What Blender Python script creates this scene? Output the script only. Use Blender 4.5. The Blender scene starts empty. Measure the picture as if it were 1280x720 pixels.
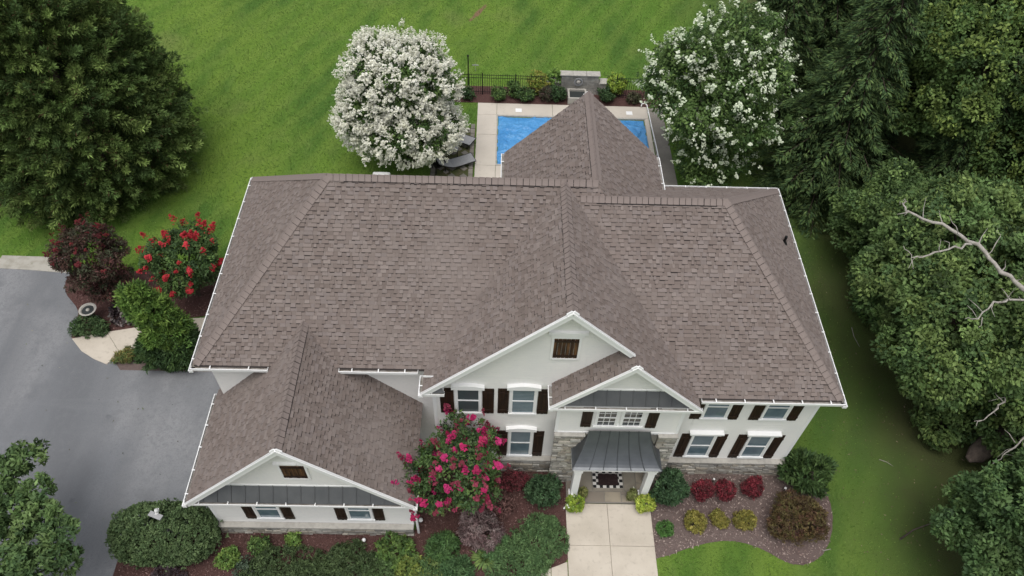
import bpy, math, random
import numpy as np
from mathutils import Matrix, Vector
R = np.random.default_rng(7); random.seed(7)
SC = bpy.context.scene; COL = SC.collection

# ------------------------------------------------------------------ camera, sky, sun, exposure
CAM = np.array([0.0, 0.0, 25.742])
pit, rol, yaw = (math.radians(a) for a in (50.773, 2.664, -1.866))
right = Vector((math.cos(yaw), math.sin(yaw), 0)); hor = Vector((-math.sin(yaw), math.cos(yaw), 0))
fwd = hor*math.cos(pit) + Vector((0, 0, -math.sin(pit))); upv = hor*math.sin(pit) + Vector((0, 0, math.cos(pit)))
rr = right*math.cos(rol) + upv*math.sin(rol); uu = -right*math.sin(rol) + upv*math.cos(rol)
cam = bpy.data.cameras.new('camera'); co = bpy.data.objects.new('camera', cam); COL.objects.link(co)
co.matrix_world = Matrix(((rr.x, uu.x, -fwd.x, 0), (rr.y, uu.y, -fwd.y, 0), (rr.z, uu.z, -fwd.z, CAM[2]), (0, 0, 0, 1)))
cam.sensor_width = 36; cam.lens = 947.736/1280*36; cam.clip_end = 2000
SC.camera = co
SUN_EL, SUN_AZ = 74.0, 195.0          # azimuth clockwise from +Y: light comes from the front of the house
w = bpy.data.worlds.new('World'); SC.world = w; w.use_nodes = True
nt = w.node_tree; bg = nt.nodes['Background']; sky = nt.nodes.new('ShaderNodeTexSky'); sky.sky_type = 'NISHITA'
sky.sun_disc = False; sky.sun_elevation = math.radians(SUN_EL); sky.sun_rotation = math.radians(SUN_AZ)
sky.air_density = 1.0; sky.dust_density = 4.0; sky.ozone_density = 1.0
hs = nt.nodes.new('ShaderNodeHueSaturation'); hs.inputs['Saturation'].default_value = 0.30
nt.links.new(sky.outputs[0], hs.inputs['Color']); nt.links.new(hs.outputs[0], bg.inputs['Color']); bg.inputs['Strength'].default_value = 0.15
sl = bpy.data.lights.new('sun', 'SUN'); sl.energy = 1.1; sl.angle = math.radians(40); sl.color = (1, 0.97, 0.93)
so = bpy.data.objects.new('sun', sl); COL.objects.link(so)
e, a = math.radians(SUN_EL), math.radians(SUN_AZ)
so.rotation_euler = Vector((math.sin(a)*math.cos(e), math.cos(a)*math.cos(e), math.sin(e))).to_track_quat('Z', 'Y').to_euler()
vs = SC.view_settings; vs.view_transform = 'Standard'; vs.look = 'None'; vs.gamma = 1; vs.exposure = 0.18; vs.use_curve_mapping = False

# ------------------------------------------------------------------ materials
def lin(h):
    if isinstance(h, str):
        v = [int(h[i:i+2], 16)/255 for i in (0, 2, 4)]
        return np.array([c/12.92 if c <= .04045 else ((c+.055)/1.055)**2.4 for c in v])
    return np.array(h, float)
def mat(name, col, rough=.7, metal=0., spec=.3, noise=None, bump=None, attr=None, transl=0.):
    """col base colour; noise=[(scale, colour2, lo, hi), ...] mixes; bump=(scale, strength, dist)"""
    m = bpy.data.materials.new(name); m.use_nodes = True; n = m.node_tree.nodes; L = m.node_tree.links
    b = n['Principled BSDF']; b.inputs['Roughness'].default_value = rough; b.inputs['Metallic'].default_value = metal
    b.inputs['Specular IOR Level'].default_value = spec
    cur = None
    if attr:
        at = n.new('ShaderNodeAttribute'); at.attribute_name = attr; cur = at.outputs['Color']
    tc = n.new('ShaderNodeTexCoord')
    for nz in (noise or []):
        sc, c2, lo, hi = nz[:4]
        t = n.new('ShaderNodeTexNoise'); t.inputs['Scale'].default_value = sc; t.inputs['Detail'].default_value = 5
        mp = n.new('ShaderNodeMapping'); mp.inputs['Location'].default_value = (sc*1.7, sc*.9, 3.1)
        if len(nz) > 4: mp.inputs['Scale'].default_value = nz[4]
        if len(nz) > 5: mp.inputs['Rotation'].default_value = (0, 0, nz[5])
        L.new(tc.outputs['Object'], mp.inputs[0]); L.new(mp.outputs[0], t.inputs['Vector'])
        r = n.new('ShaderNodeMapRange'); r.inputs[1].default_value = lo; r.inputs[2].default_value = hi
        L.new(t.outputs[0], r.inputs[0])
        mx = n.new('ShaderNodeMix'); mx.data_type = 'RGBA'; L.new(r.outputs[0], mx.inputs[0])
        if cur is None: mx.inputs[6].default_value = (*lin(col), 1)
        else: L.new(cur, mx.inputs[6])
        mx.inputs[7].default_value = (*lin(c2), 1); cur = mx.outputs[2]
    if cur is None: b.inputs['Base Color'].default_value = (*lin(col), 1)
    else: L.new(cur, b.inputs['Base Color'])
    if bump:
        t = n.new('ShaderNodeTexNoise'); t.inputs['Scale'].default_value = bump[0]; t.inputs['Detail'].default_value = 6
        L.new(tc.outputs['Object'], t.inputs['Vector'])
        bp = n.new('ShaderNodeBump'); bp.inputs['Strength'].default_value = bump[1]; bp.inputs['Distance'].default_value = bump[2]
        L.new(t.outputs[0], bp.inputs['Height']); L.new(bp.outputs[0], b.inputs['Normal'])
    if transl:
        tr = n.new('ShaderNodeBsdfTranslucent'); ms = n.new('ShaderNodeMixShader'); ms.inputs[0].default_value = transl
        if cur is not None: L.new(cur, tr.inputs['Color'])
        L.new(b.outputs[0], ms.inputs[1]); L.new(tr.outputs[0], ms.inputs[2]); L.new(ms.outputs[0], n['Material Output'].inputs['Surface'])
    return m
M = {}
M['shingle'] = mat('shingle', '80736f', .95, spec=.12, attr='col', noise=[(.30, (.235, .200, .182), .52, .85), (.8, (.155, .126, .111), .55, .95), (.5, (.145, .116, .100), .60, .95, (2.5, .35, .35)), (40, (.115, .094, .088), .55, .95)], bump=(120, .4, .004))
M['cap'] = mat('ridge_shingle', (.235, .195, .178), .95, spec=.12, noise=[(3, (.205, .168, .152), .4, .7), (60, (.125, .102, .096), .55, .9)], bump=(120, .4, .004))
M['deck'] = mat('roof_deck', (.10, .085, .08), .95); M['vent'] = mat('ridge_vent', (.03, .026, .026), .95)
M['white'] = mat('white_paint', (.80, .80, .79), .5, noise=[(1.2, (.70, .70, .68), .5, .9)])
M['trim'] = mat('white_trim', (.83, .83, .82), .45)
M['soffit'] = mat('soffit_white', (.72, .72, .71), .6)
M['inner_gutter'] = mat('gutter_inside', (.34, .32, .30), .9, noise=[(6, (.20, .18, .15), .4, .7)])
M['shutter'] = mat('dark_stained_wood', (.018, .010, .007), .55, noise=[(14, (.045, .022, .012), .4, .8, (1, 1, .12))], bump=(30, .5, .01))
M['shutter_worn'] = mat('weathered_wood', (.035, .018, .010), .65, noise=[(9, (.17, .085, .035), .42, .7, (1, 1, .15))], bump=(30, .5, .01))
M['metal'] = mat('grey_standing_seam_metal', (.105, .108, .108), .42, metal=.55, spec=.5, noise=[(2.2, (.075, .078, .08), .4, .8)])
M['dark_metal'] = mat('slate_standing_seam_metal', (.105, .113, .122), .36, metal=.5, spec=.5, noise=[(3, (.08, .086, .093), .4, .8)])
M['glass'] = mat('window_glass', (.10, .15, .18), .06, spec=.9, noise=[(2.5, (.16, .22, .25), .4, .7)])
M['dark_glass'] = mat('dark_glass', (.02, .03, .035), .06, spec=.7)
M['screen_glass'] = mat('screened_glass', (.06, .075, .08), .35, spec=.4)
M['blind'] = mat('blind_slat', (.20, .245, .27), .25, spec=.6)
M['stone'] = mat('ledge_stone', (.38, .36, .32), .9, attr='col', noise=[(5, (.22, .20, .17), .5, .85), (22, (.5, .48, .44), .6, .9)], bump=(14, .8, .03))
M['mortar'] = mat('stone_mortar', (.22, .205, .18), .95, bump=(30, .6, .02))
M['flag'] = mat('flagstone', (.30, .26, .20), .85, attr='col', noise=[(2.5, (.20, .175, .14), .45, .8)], bump=(18, .4, .01))
M['concrete'] = mat('walk_concrete', (.56, .505, .425), .9, noise=[(.9, (.44, .39, .32), .4, .75), (7, (.39, .345, .285), .55, .85), (60, (.57, .51, .43), .5, .8)], bump=(80, .3, .006))
M['deckconc'] = mat('pool_deck_concrete', (.56, .51, .44), .9, noise=[(.7, (.48, .435, .375), .4, .75), (6, (.44, .40, .345), .58, .85)], bump=(80, .3, .006))
M['greyconc'] = mat('grey_walk', (.26, .24, .21), .9, noise=[(1.5, (.20, .185, .16), .4, .75), (9, (.16, .15, .13), .55, .85)])
M['asphalt'] = mat('driveway_asphalt', (.185, .192, .203), .93, spec=.15, noise=[(.20, (.245, .248, .254), .44, .58), (.32, (.145, .150, .158), .48, .66, (1, .12, 1), .9), (.55, (.235, .240, .248), .54, .72, (.10, 1, 1), -.3), (1.1, (.150, .155, .163), .53, .76), (4.5, (.172, .178, .187), .50, .85), (14, (.155, .161, .171), .52, .8), (60, (.115, .12, .13), .48, .8), (130, (.27, .28, .295), .58, .8), (.9, (.10, .104, .11), .72, .80)], bump=(150, .5, .006))
M['mulch'] = mat('bark_mulch', (.10, .052, .047), .98, spec=.1, noise=[(1.1, (.072, .040, .035), .45, .75), (28, (.15, .09, .08), .5, .8), (60, (.03, .017, .014), .55, .8)], bump=(40, .9, .04))
M['mulch_pale'] = mat('faded_mulch', (.155, .118, .108), .98, spec=.1, noise=[(.8, (.115, .080, .074), .45, .75), (28, (.19, .145, .13), .5, .8), (60, (.055, .036, .032), .55, .8)], bump=(40, .9, .04))
M['chip'] = mat('mulch_chip', (.09, .05, .045), .95, spec=.1, attr='col')
M['pool'] = mat('pool_cover_blue', (.055, .25, .55), .38, spec=.5, noise=[(.9, (.10, .33, .63), .4, .7), (5, (.045, .21, .50), .55, .85), (2.2, (.16, .40, .70), .60, .75, (.3, 1.4, 1))], bump=(3.5, .9, .12))
M['water'] = mat('pool_shell', (.04, .16, .35), .3)
M['iron'] = mat('black_iron', (.012, .012, .012), .5, metal=.3)
M['bark'] = mat('bark', (.085, .065, .05), .95, noise=[(9, (.05, .038, .03), .4, .7, (1, 1, .2))], bump=(20, .8, .03))
M['deadwood'] = mat('bleached_dead_wood', (.36, .335, .30), .9, noise=[(7, (.22, .20, .17), .45, .75)], bump=(20, .6, .02))
M['leaf'] = mat('foliage', (.05, .09, .03), .6, spec=.22, attr='col', transl=.22)
M['needle'] = mat('conifer_foliage', (.03, .06, .02), .75, spec=.12, attr='col', transl=.10)
M['bloom'] = mat('petals', (.7, .7, .65), .8, spec=.1, attr='col', transl=.2)
M['grass'] = mat('grass_blade', (.07, .13, .02), .8, spec=.1, attr='col', transl=.2)
M['sling'] = mat('grey_sling_fabric', (.34, .34, .345), .8, noise=[(20, (.28, .28, .285), .4, .7)])
M['darkframe'] = mat('dark_bronze_frame', (.03, .028, .026), .5, metal=.3)
M['rugwhite'] = mat('rug_white', (.62, .60, .56), .95)
M['rugblack'] = mat('rug_black', (.02, .02, .02), .95)
M['matbrown'] = mat('coir_mat', (.024, .014, .014), .95, noise=[(12, (.05, .03, .028), .5, .8)])
M['terra'] = mat('planter_grey', (.20, .19, .17), .8)
M['cast'] = mat('cast_concrete', (.42, .40, .36), .9, noise=[(6, (.30, .285, .255), .45, .8)])
M['soil'] = mat('wet_basin', (.04, .045, .045), .3)
M['greystone'] = mat('fountain_stone', (.30, .285, .26), .92, attr='col', noise=[(4, (.20, .19, .175), .45, .8)], bump=(18, .6, .02))
M['log'] = mat('fallen_log_bark', (.12, .095, .08), .95, noise=[(6, (.07, .055, .048), .4, .7)], bump=(12, .8, .04))

def lawn_material():
    m = bpy.data.materials.new('lawn'); m.use_nodes = True; n = m.node_tree.nodes; L = m.node_tree.links
    b = n['Principled BSDF']; b.inputs['Roughness'].default_value = .95; b.inputs['Specular IOR Level'].default_value = .1
    tc = n.new('ShaderNodeTexCoord'); cur = None
    def noise(sc, lo, hi, scale=(1, 1, 1), rot=0, detail=6):
        mp = n.new('ShaderNodeMapping'); mp.inputs['Scale'].default_value = scale; mp.inputs['Rotation'].default_value = (0, 0, rot)
        L.new(tc.outputs['Object'], mp.inputs[0]); t = n.new('ShaderNodeTexNoise'); t.inputs['Scale'].default_value = sc; t.inputs['Detail'].default_value = detail
        L.new(mp.outputs[0], t.inputs['Vector']); r = n.new('ShaderNodeMapRange'); r.inputs[1].default_value = lo; r.inputs[2].default_value = hi
        L.new(t.outputs[0], r.inputs[0]); return r.outputs[0]
    def mix(fac, c2):
        nonlocal cur
        mx = n.new('ShaderNodeMix'); mx.data_type = 'RGBA'; L.new(fac, mx.inputs[0])
        if cur is None: mx.inputs[6].default_value = (.108, .205, .032, 1)
        else: L.new(cur, mx.inputs[6])
        mx.inputs[7].default_value = (*c2, 1); cur = mx.outputs[2]
    mix(noise(.09, .44, .60), (.158, .250, .040))
    mix(noise(.33, .46, .60, (1, .4, 1), .3), (.070, .146, .028))
    mix(noise(1.7, .54, .80, (1, .5, 1), -.5), (.145, .222, .052))
    mix(noise(9, .55, .85), (.058, .112, .024))
    mix(noise(45, .5, .8), (.115, .21, .036))
    mix(noise(70, .52, .8), (.055, .11, .016))
    wv = n.new('ShaderNodeTexWave'); wv.inputs['Scale'].default_value = .22; wv.inputs['Distortion'].default_value = 1.6; wv.inputs['Detail'].default_value = 3
    mp = n.new('ShaderNodeMapping'); mp.inputs['Rotation'].default_value = (0, 0, .5); L.new(tc.outputs['Object'], mp.inputs[0]); L.new(mp.outputs[0], wv.inputs['Vector'])
    r = n.new('ShaderNodeMapRange'); r.inputs[1].default_value = .35; r.inputs[2].default_value = .9; r.inputs[4].default_value = .38; L.new(wv.outputs[0], r.inputs[0]); mix(r.outputs[0], (.165, .245, .048))
    mix(noise(.22, .58, .72), (.155, .21, .055))
    # bare shaded earth and leaf litter under the wood on the east side
    sx = n.new('ShaderNodeSeparateXYZ'); L.new(tc.outputs['Object'], sx.inputs[0])
    def mth(op, a_, b_):
        q = n.new('ShaderNodeMath'); q.operation = op
        for i, v in enumerate((a_, b_)):
            if isinstance(v, (int, float)): q.inputs[i].default_value = v
            else: L.new(v, q.inputs[i])
        return q.outputs[0]
    thin = n.new('ShaderNodeMapRange'); thin.inputs[1].default_value = 11.5; thin.inputs[2].default_value = 16.0; thin.inputs[4].default_value = .72  # duller sparse grass near the wood, with tree shade painted into its colour
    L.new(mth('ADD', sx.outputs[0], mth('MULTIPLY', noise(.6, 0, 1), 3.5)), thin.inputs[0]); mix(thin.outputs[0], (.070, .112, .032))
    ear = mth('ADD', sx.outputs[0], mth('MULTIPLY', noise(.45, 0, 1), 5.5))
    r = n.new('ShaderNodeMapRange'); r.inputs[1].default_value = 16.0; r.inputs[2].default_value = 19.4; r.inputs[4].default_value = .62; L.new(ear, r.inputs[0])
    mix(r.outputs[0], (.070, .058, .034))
    # one small worn spot in the back lawn
    dx = mth('MULTIPLY', mth('ADD', sx.outputs[0], 1.5), 1.0); dy = mth('MULTIPLY', mth('SUBTRACT', sx.outputs[1], 43.0), .55)
    q = n.new('ShaderNodeMath'); q.operation = 'SUBTRACT'; L.new(dx, q.inputs[0]); L.new(mth('MULTIPLY', dy, .9), q.inputs[1])
    dd = mth('ADD', mth('MULTIPLY', mth('MULTIPLY', q.outputs[0], q.outputs[0]), 8), mth('MULTIPLY', dy, dy))
    dd = mth('ADD', dd, mth('MULTIPLY', noise(2.5, .2, .8), .5))
    r = n.new('ShaderNodeMapRange'); r.inputs[1].default_value = .62; r.inputs[2].default_value = .34; L.new(dd, r.inputs[0])
    mix(r.outputs[0], (.22, .14, .085))
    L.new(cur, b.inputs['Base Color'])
    t = n.new('ShaderNodeTexNoise'); t.inputs['Scale'].default_value = 28; t.inputs['Detail'].default_value = 8; L.new(tc.outputs['Object'], t.inputs['Vector'])
    bp = n.new('ShaderNodeBump'); bp.inputs['Strength'].default_value = .9; bp.inputs['Distance'].default_value = .06
    L.new(t.outputs[0], bp.inputs['Height']); L.new(bp.outputs[0], b.inputs['Normal'])
    return m
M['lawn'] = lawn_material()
def siding_material():
    m = mat('lap_siding', (.80, .785, .755), .6, noise=[(.9, (.72, .715, .70), .45, .85), (9, (.74, .735, .72), .5, .85), (2.0, (.64, .63, .60), .66, .9, (3, 3, .3))])
    n = m.node_tree.nodes; L = m.node_tree.links; b = n['Principled BSDF']
    tc = n.new('ShaderNodeTexCoord'); wv = n.new('ShaderNodeTexWave'); wv.wave_type = 'BANDS'; wv.bands_direction = 'Z'; wv.wave_profile = 'SAW'
    wv.inputs['Scale'].default_value = 2.4; L.new(tc.outputs['Object'], wv.inputs['Vector'])
    bp = n.new('ShaderNodeBump'); bp.inputs['Strength'].default_value = .5; bp.inputs['Distance'].default_value = .02; bp.invert = True
    L.new(wv.outputs[0], bp.inputs['Height']); L.new(bp.outputs[0], b.inputs['Normal']); return m
M['siding'] = siding_material()

# ------------------------------------------------------------------ mesh helpers
class MB:
    def __init__(s): s.v = []; s.f = []; s.c = []
    def poly(s, pts, c=None):
        k = len(s.v); s.v += [tuple(p) for p in pts]; s.f.append(tuple(range(k, k+len(pts)))); s.c += [c]*len(pts); return s
    def box(s, x0, y0, z0, x1, y1, z1, c=None):
        k = len(s.v); s.v += [(x, y, z) for z in (z0, z1) for x, y in ((x0, y0), (x1, y0), (x1, y1), (x0, y1))]; s.c += [c]*8
        s.f += [tuple(k+i for i in q) for q in ((3, 2, 1, 0), (4, 5, 6, 7), (0, 1, 5, 4), (1, 2, 6, 5), (2, 3, 7, 6), (3, 0, 4, 7))]; return s
    def prism(s, pts, vec):
        """closed prism from a planar polygon swept by vec"""
        k = len(s.v); n = len(pts); P = [Vector(p) for p in pts]; V = Vector(vec)
        s.v += [tuple(p) for p in P] + [tuple(p+V) for p in P]; s.c += [None]*(2*n)
        s.f += [tuple(range(k+n-1, k-1, -1)), tuple(range(k+n, k+2*n))] + [(k+i, k+(i+1) % n, k+n+(i+1) % n, k+n+i) for i in range(n)]; return s
    def beam(s, a_, b_, wd, hg, up=(0, 0, 1)):
        """box along a-b, wd across, hg along up (centred)"""
        A, B, U = Vector(a_), Vector(b_), Vector(up); D = (B-A).normalized(); S = D.cross(U).normalized(); U = S.cross(D).normalized()
        q = [S*(-wd/2)+U*(-hg/2), S*(wd/2)+U*(-hg/2), S*(wd/2)+U*(hg/2), S*(-wd/2)+U*(hg/2)]
        return s.prism([A+o for o in q], B-A)
    def tube(s, pts, rad, n=7, cap=True):
        P = [Vector(p) for p in pts]; rings = []
        for i, p in enumerate(P):
            D = (P[min(i+1, len(P)-1)]-P[max(i-1, 0)]).normalized(); ref = Vector((0, 0, 1)) if abs(D.z) < .9 else Vector((1, 0, 0))
            S = D.cross(ref).normalized(); T = S.cross(D); k = len(s.v)
            for j in range(n):
                an = 2*math.pi*j/n; s.v.append(tuple(p+(S*math.cos(an)+T*math.sin(an))*rad[i])); s.c.append(None)
            rings.append(k)
        for i in range(len(P)-1):
            for j in range(n): s.f.append((rings[i]+j, rings[i]+(j+1) % n, rings[i+1]+(j+1) % n, rings[i+1]+j))
        if cap: s.f.append(tuple(rings[0]+j for j in range(n))); s.f.append(tuple(rings[-1]+j for j in reversed(range(n))))
        return s
    def lathe(s, prof, c=(0, 0, 0), n=20):
        rings = []
        for r, z in prof:
            k = len(s.v); rings.append(k)
            for j in range(n):
                an = 2*math.pi*j/n; s.v.append((c[0]+r*math.cos(an), c[1]+r*math.sin(an), c[2]+z)); s.c.append(None)
        for i in range(len(prof)-1):
            for j in range(n): s.f.append((rings[i]+j, rings[i]+(j+1) % n, rings[i+1]+(j+1) % n, rings[i+1]+j))
        s.f.append(tuple(rings[0]+j for j in reversed(range(n)))); s.f.append(tuple(rings[-1]+j for j in range(n))); return s
    def mesh(s, name, m, smooth=False):
        me = bpy.data.meshes.new(name); me.from_pydata(s.v, [], s.f); me.materials.append(m)
        if any(c is not None for c in s.c):
            at = me.color_attributes.new('col', 'FLOAT_COLOR', 'POINT')
            at.data.foreach_set('color', np.array([(*(c if c is not None else (.2, .2, .2)), 1) for c in s.c], np.float32).ravel())
        if smooth: me.polygons.foreach_set('use_smooth', [True]*len(me.polygons))
        me.update(); return me
    def obj(s, name, m, parent=None, smooth=False, **kw): return link(name, s.mesh(name, m, smooth), parent, **kw)
def link(name, me, parent=None, kind=None, label=None, cat=None, group=None):
    o = bpy.data.objects.new(name, me); COL.objects.link(o)
    if parent: o.parent = parent
    for k, v in (('kind', kind), ('label', label), ('category', cat), ('group', group)):
        if v: o[k] = v
    return o
def thing(name, label, cat, loc=(0, 0, 0), group=None, rz=0):
    o = link(name, None, None, None, label, cat, group); o.location = loc; o.rotation_euler.z = rz; return o
def piece(name, me, parent, mw=None, label=None):
    o = link(name, me, parent, label=label)
    if mw is not None: o.matrix_local = mw
    return o
def bevel(o, wd=.01, seg=2):
    m = o.modifiers.new('bevel', 'BEVEL'); m.width = wd; m.segments = seg; m.limit_method = 'ANGLE'; return o

# ------------------------------------------------------------------ ground
def sheet(name, pts, z, m, kind='structure', parent=None):
    return MB().poly([(x, y, z) for x, y in pts]).obj(name, m, parent, kind=kind)
def slab(pts, z0, z1): return MB().prism([(x, y, z0) for x, y in pts], (0, 0, z1-z0))
def smooth_closed(pts, k=6):
    P = np.array(pts); n = len(P); out = []
    for i in range(n):
        p0, p1, p2, p3 = P[i-1], P[i], P[(i+1) % n], P[(i+2) % n]
        for t in np.linspace(0, 1, k, endpoint=False):
            out.append(tuple(.5*(2*p1+(p2-p0)*t+(2*p0-5*p1+4*p2-p3)*t*t+(3*p1-p0-3*p2+p3)*t**3)))
    return out
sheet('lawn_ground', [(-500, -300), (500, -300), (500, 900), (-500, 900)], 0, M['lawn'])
drive = [(-60, 2), (-12.0, 2), (-12.0, 8.6), (-12.4, 9.3), (-9.16, 10.3), (-9.12, 16.6), (-14.6, 16.62), (-15.1, 16.8), (-15.7, 17.1), (-16.3, 17.5), (-16.9, 18.1), (-17.0, 19.3), (-18.0, 21.32), (-21.64, 21.55), (-60, 21.95)]
sheet('driveway', drive, .012, M['asphalt'])
bed_left = smooth_closed([(-17.2, 17.82), (-15.95, 18.2), (-14.4, 18.55), (-12.1, 19.15), (-9.15, 19.3), (-9.15, 21.6), (-12.5, 21.7), (-15.5, 21.5), (-18.3, 21.3), (-18.4, 20.3), (-17.45, 19.2)], 4)
sheet('mulch_bed', bed_left, .018, M['mulch'])
bed_low = [(-15.33, 16.98), (-14.8, 16.38), (-9.12, 16.38), (-9.12, 18.3), (-12.0, 18.1), (-14.2, 17.65)]
sheet('mulch_bed', bed_low, .018, M['mulch_pale'])
bed_front = [(-12.3, 2), (.6, 2), (.85, 8.4), (1.6, 8.6), (2.4, 8.9), (2.66, 9.2), (2.66, 12.3), (-1.8, 12.6), (-2.6, 12.6), (-2.6, 10.1), (-9.3, 10.1), (-12.45, 9.35)]
sheet('mulch_bed', bed_front, .014, M['mulch'])
bed_right = [(5.68, 12.6)] + [(5.68, 9.22)] + smooth_closed([(5.68, 9.22), (6.5, 9.46), (7.6, 9.78), (8.4, 9.86), (9.2, 9.66), (9.8, 9.35), (10.6, 9.05), (11.4, 9.4), (12.0, 10.3), (12.2, 11.2), (12.1, 12.4), (10.5, 12.6)], 4)[1:45]
bed_right = [(5.60, 12.6), (5.60, 9.20), (6.1, 9.33), (6.6, 9.52), (7.1, 9.68), (7.6, 9.80), (8.05, 9.86), (8.45, 9.86), (8.85, 9.78), (9.25, 9.64), (9.6, 9.46), (9.9, 9.26), (10.25, 9.10), (10.65, 9.06), (11.05, 9.18), (11.45, 9.44), (11.75, 9.82), (12.0, 10.3), (12.15, 10.8), (12.2, 11.3), (12.15, 11.9), (12.0, 12.4), (11.7, 12.9), (10.5, 13.0)]
sheet('mulch_bed', bed_right, .016, M['mulch_pale'])
# broken concrete strip at the head of the drive
o = bevel(slab([(-21.95, 21.5), (-20.3, 21.42), (-18.7, 21.3), (-18.9, 22.15), (-20.0, 22.2), (-21.85, 22.22)], -.05, .05).obj('concrete_pad', mat('weathered_pad', (.40, .38, .335), .95, noise=[(2.5, (.27, .255, .21), .45, .75), (9, (.14, .16, .07), .62, .8)]), kind='structure'), .02)

# front walk: separate concrete slabs
wk = link('front_walk', None, kind='structure')
ysl = [11.13, 9.62, 8.1, 6.6, 5.1]
for i in range(4):
    for x0, x1 in ((2.62, 4.10), (4.10, 5.64)):
        bevel(slab([(x0+.004, ysl[i+1]+.004), (x1-.004, ysl[i+1]+.004), (x1-.004, ysl[i]-.004), (x0+.004, ysl[i]-.004)], -.08, .055+random.uniform(-.002, .002)).obj('concrete_slab', M['concrete'], wk), .012)
bevel(slab([(2.05, 8.2), (2.6, 8.2), (2.6, 9.06), (2.3, 8.93), (2.05, 8.84)], -.08, .052).obj('concrete_slab', M['concrete'], wk), .012)
bevel(slab([(.75, 7.2), (2.03, 7.2), (2.03, 8.83), (1.5, 8.66), (.9, 8.52), (.75, 8.45)], -.08, .053).obj('concrete_slab', M['concrete'], wk), .012)
# side walk from the drive
sw = link('side_walk', None, kind='structure')
def lerp(a_, b_, t): return (a_[0]+(b_[0]-a_[0])*t, a_[1]+(b_[1]-a_[1])*t)
up_e = [(-17.2, 17.82), (-15.92, 18.19), (-14.4, 18.55), (-13.0, 18.95), (-11.2, 19.1), (-9.12, 19.15)]
lo_e = [(-15.40, 16.62), (-15.05, 17.15), (-13.95, 17.72), (-12.7, 17.95), (-11.0, 18.1), (-9.12, 18.1)]
first = [up_e[0], (-16.62, 17.24), (-16.0, 16.87), lo_e[0], lo_e[1], up_e[1]]
bevel(slab(first, -.08, .06).obj('concrete_slab', M['concrete'], sw), .012)
for i in range(1, 5):
    q = [up_e[i], lo_e[i], lo_e[i+1], up_e[i+1]]; cx = sum(p[0] for p in q)/4; cy = sum(p[1] for p in q)/4
    bevel(slab([lerp(p, (cx, cy), .012) for p in q], -.08, .06).obj('concrete_slab', M['concrete'], sw), .012)

# ------------------------------------------------------------------ foliage toolkit
GAIN = 1.62
def norm(a_): return a_/np.maximum(np.linalg.norm(a_, axis=-1, keepdims=True), 1e-9)
def rnd(n): return norm(R.normal(size=(n, 3)))
def leafmesh(name, P, N, A, Ln, Wd, C, m, bend=.0):
    """one kite-shaped leaf for each row: base P, axis A, normal N"""
    n = len(P); A = norm(A); S = norm(np.cross(N, A)); Nn = np.cross(A, S)
    Ln = np.broadcast_to(Ln, (n,))[:, None]; Wd = np.broadcast_to(Wd, (n,))[:, None]
    mid = P+A*Ln*.45+Nn*Ln*bend
    V = np.stack([P, mid+S*Wd*.5, P+A*Ln, mid-S*Wd*.5], 1).reshape(-1, 3)
    me = bpy.data.meshes.new(name); me.vertices.add(4*n); me.vertices.foreach_set('co', V.astype(np.float32).ravel())
    me.loops.add(4*n); me.loops.foreach_set('vertex_index', np.arange(4*n, dtype=np.int32))
    me.polygons.add(n); me.polygons.foreach_set('loop_start', np.arange(0, 4*n, 4, dtype=np.int32)); me.polygons.foreach_set('loop_total', np.full(n, 4, np.int32))
    at = me.color_attributes.new('col', 'FLOAT_COLOR', 'POINT')
    at.data.foreach_set('color', np.repeat(np.concatenate([np.clip(C, 0, 1), np.ones((n, 1))], 1), 4, 0).astype(np.float32).ravel())
    me.materials.append(m); me.update(calc_edges=True); return me
def palette(cols, n, k=None, var=.18):
    """each of n clumps picks a tint; returns colours for the rows in k"""
    cols = np.array([lin(c) for c in cols])*GAIN; w_ = R.random((n, 1)); i = R.integers(0, len(cols), n); j = R.integers(0, len(cols), n)
    c = cols[i]*w_+cols[j]*(1-w_); c *= (1+R.normal(0, var, (n, 1)))
    if cols.mean() < .2: c = c*.86+c.mean(1, keepdims=True)*.14
    if k is None: return np.clip(c, .002, 1)
    return np.clip(c[k]*(1+R.normal(0, var*.8, (len(k), 1))), .002, 1)
def lobes_to_clumps(lobes, spacing, cr, inner=.25, zmin=.05, rag=1.):
    """points spread over the outer shell of a union of ellipsoids, with outward directions"""
    Cs, Ds = [], []
    for (c, r) in lobes:
        c = np.array(c, float); r = np.array(r, float)*np.ones(3); n = max(6, int(12.0*(r[0]*r[1]+r[0]*r[2]+r[1]*r[2])/3/spacing**2))
        d = rnd(n); f = np.where(R.random(n) < inner, R.uniform(.45, .85, n), R.uniform(.86, 1.04, n))[:, None]; f = np.where(R.random((n, 1)) < .06*rag, R.uniform(1.04, 1.22, (n, 1)), f)
        p = c+d*r*f; keep = p[:, 2] > zmin
        for (c2, r2) in lobes:
            c2 = np.array(c2, float); r2 = np.array(r2, float)*np.ones(3)
            if np.allclose(c, c2): continue
            keep &= np.linalg.norm((p-c2)/r2, axis=1) > .72
        Cs.append(p[keep]); Ds.append(norm(d/r)[keep])
    return np.concatenate(Cs), np.concatenate(Ds)
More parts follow.
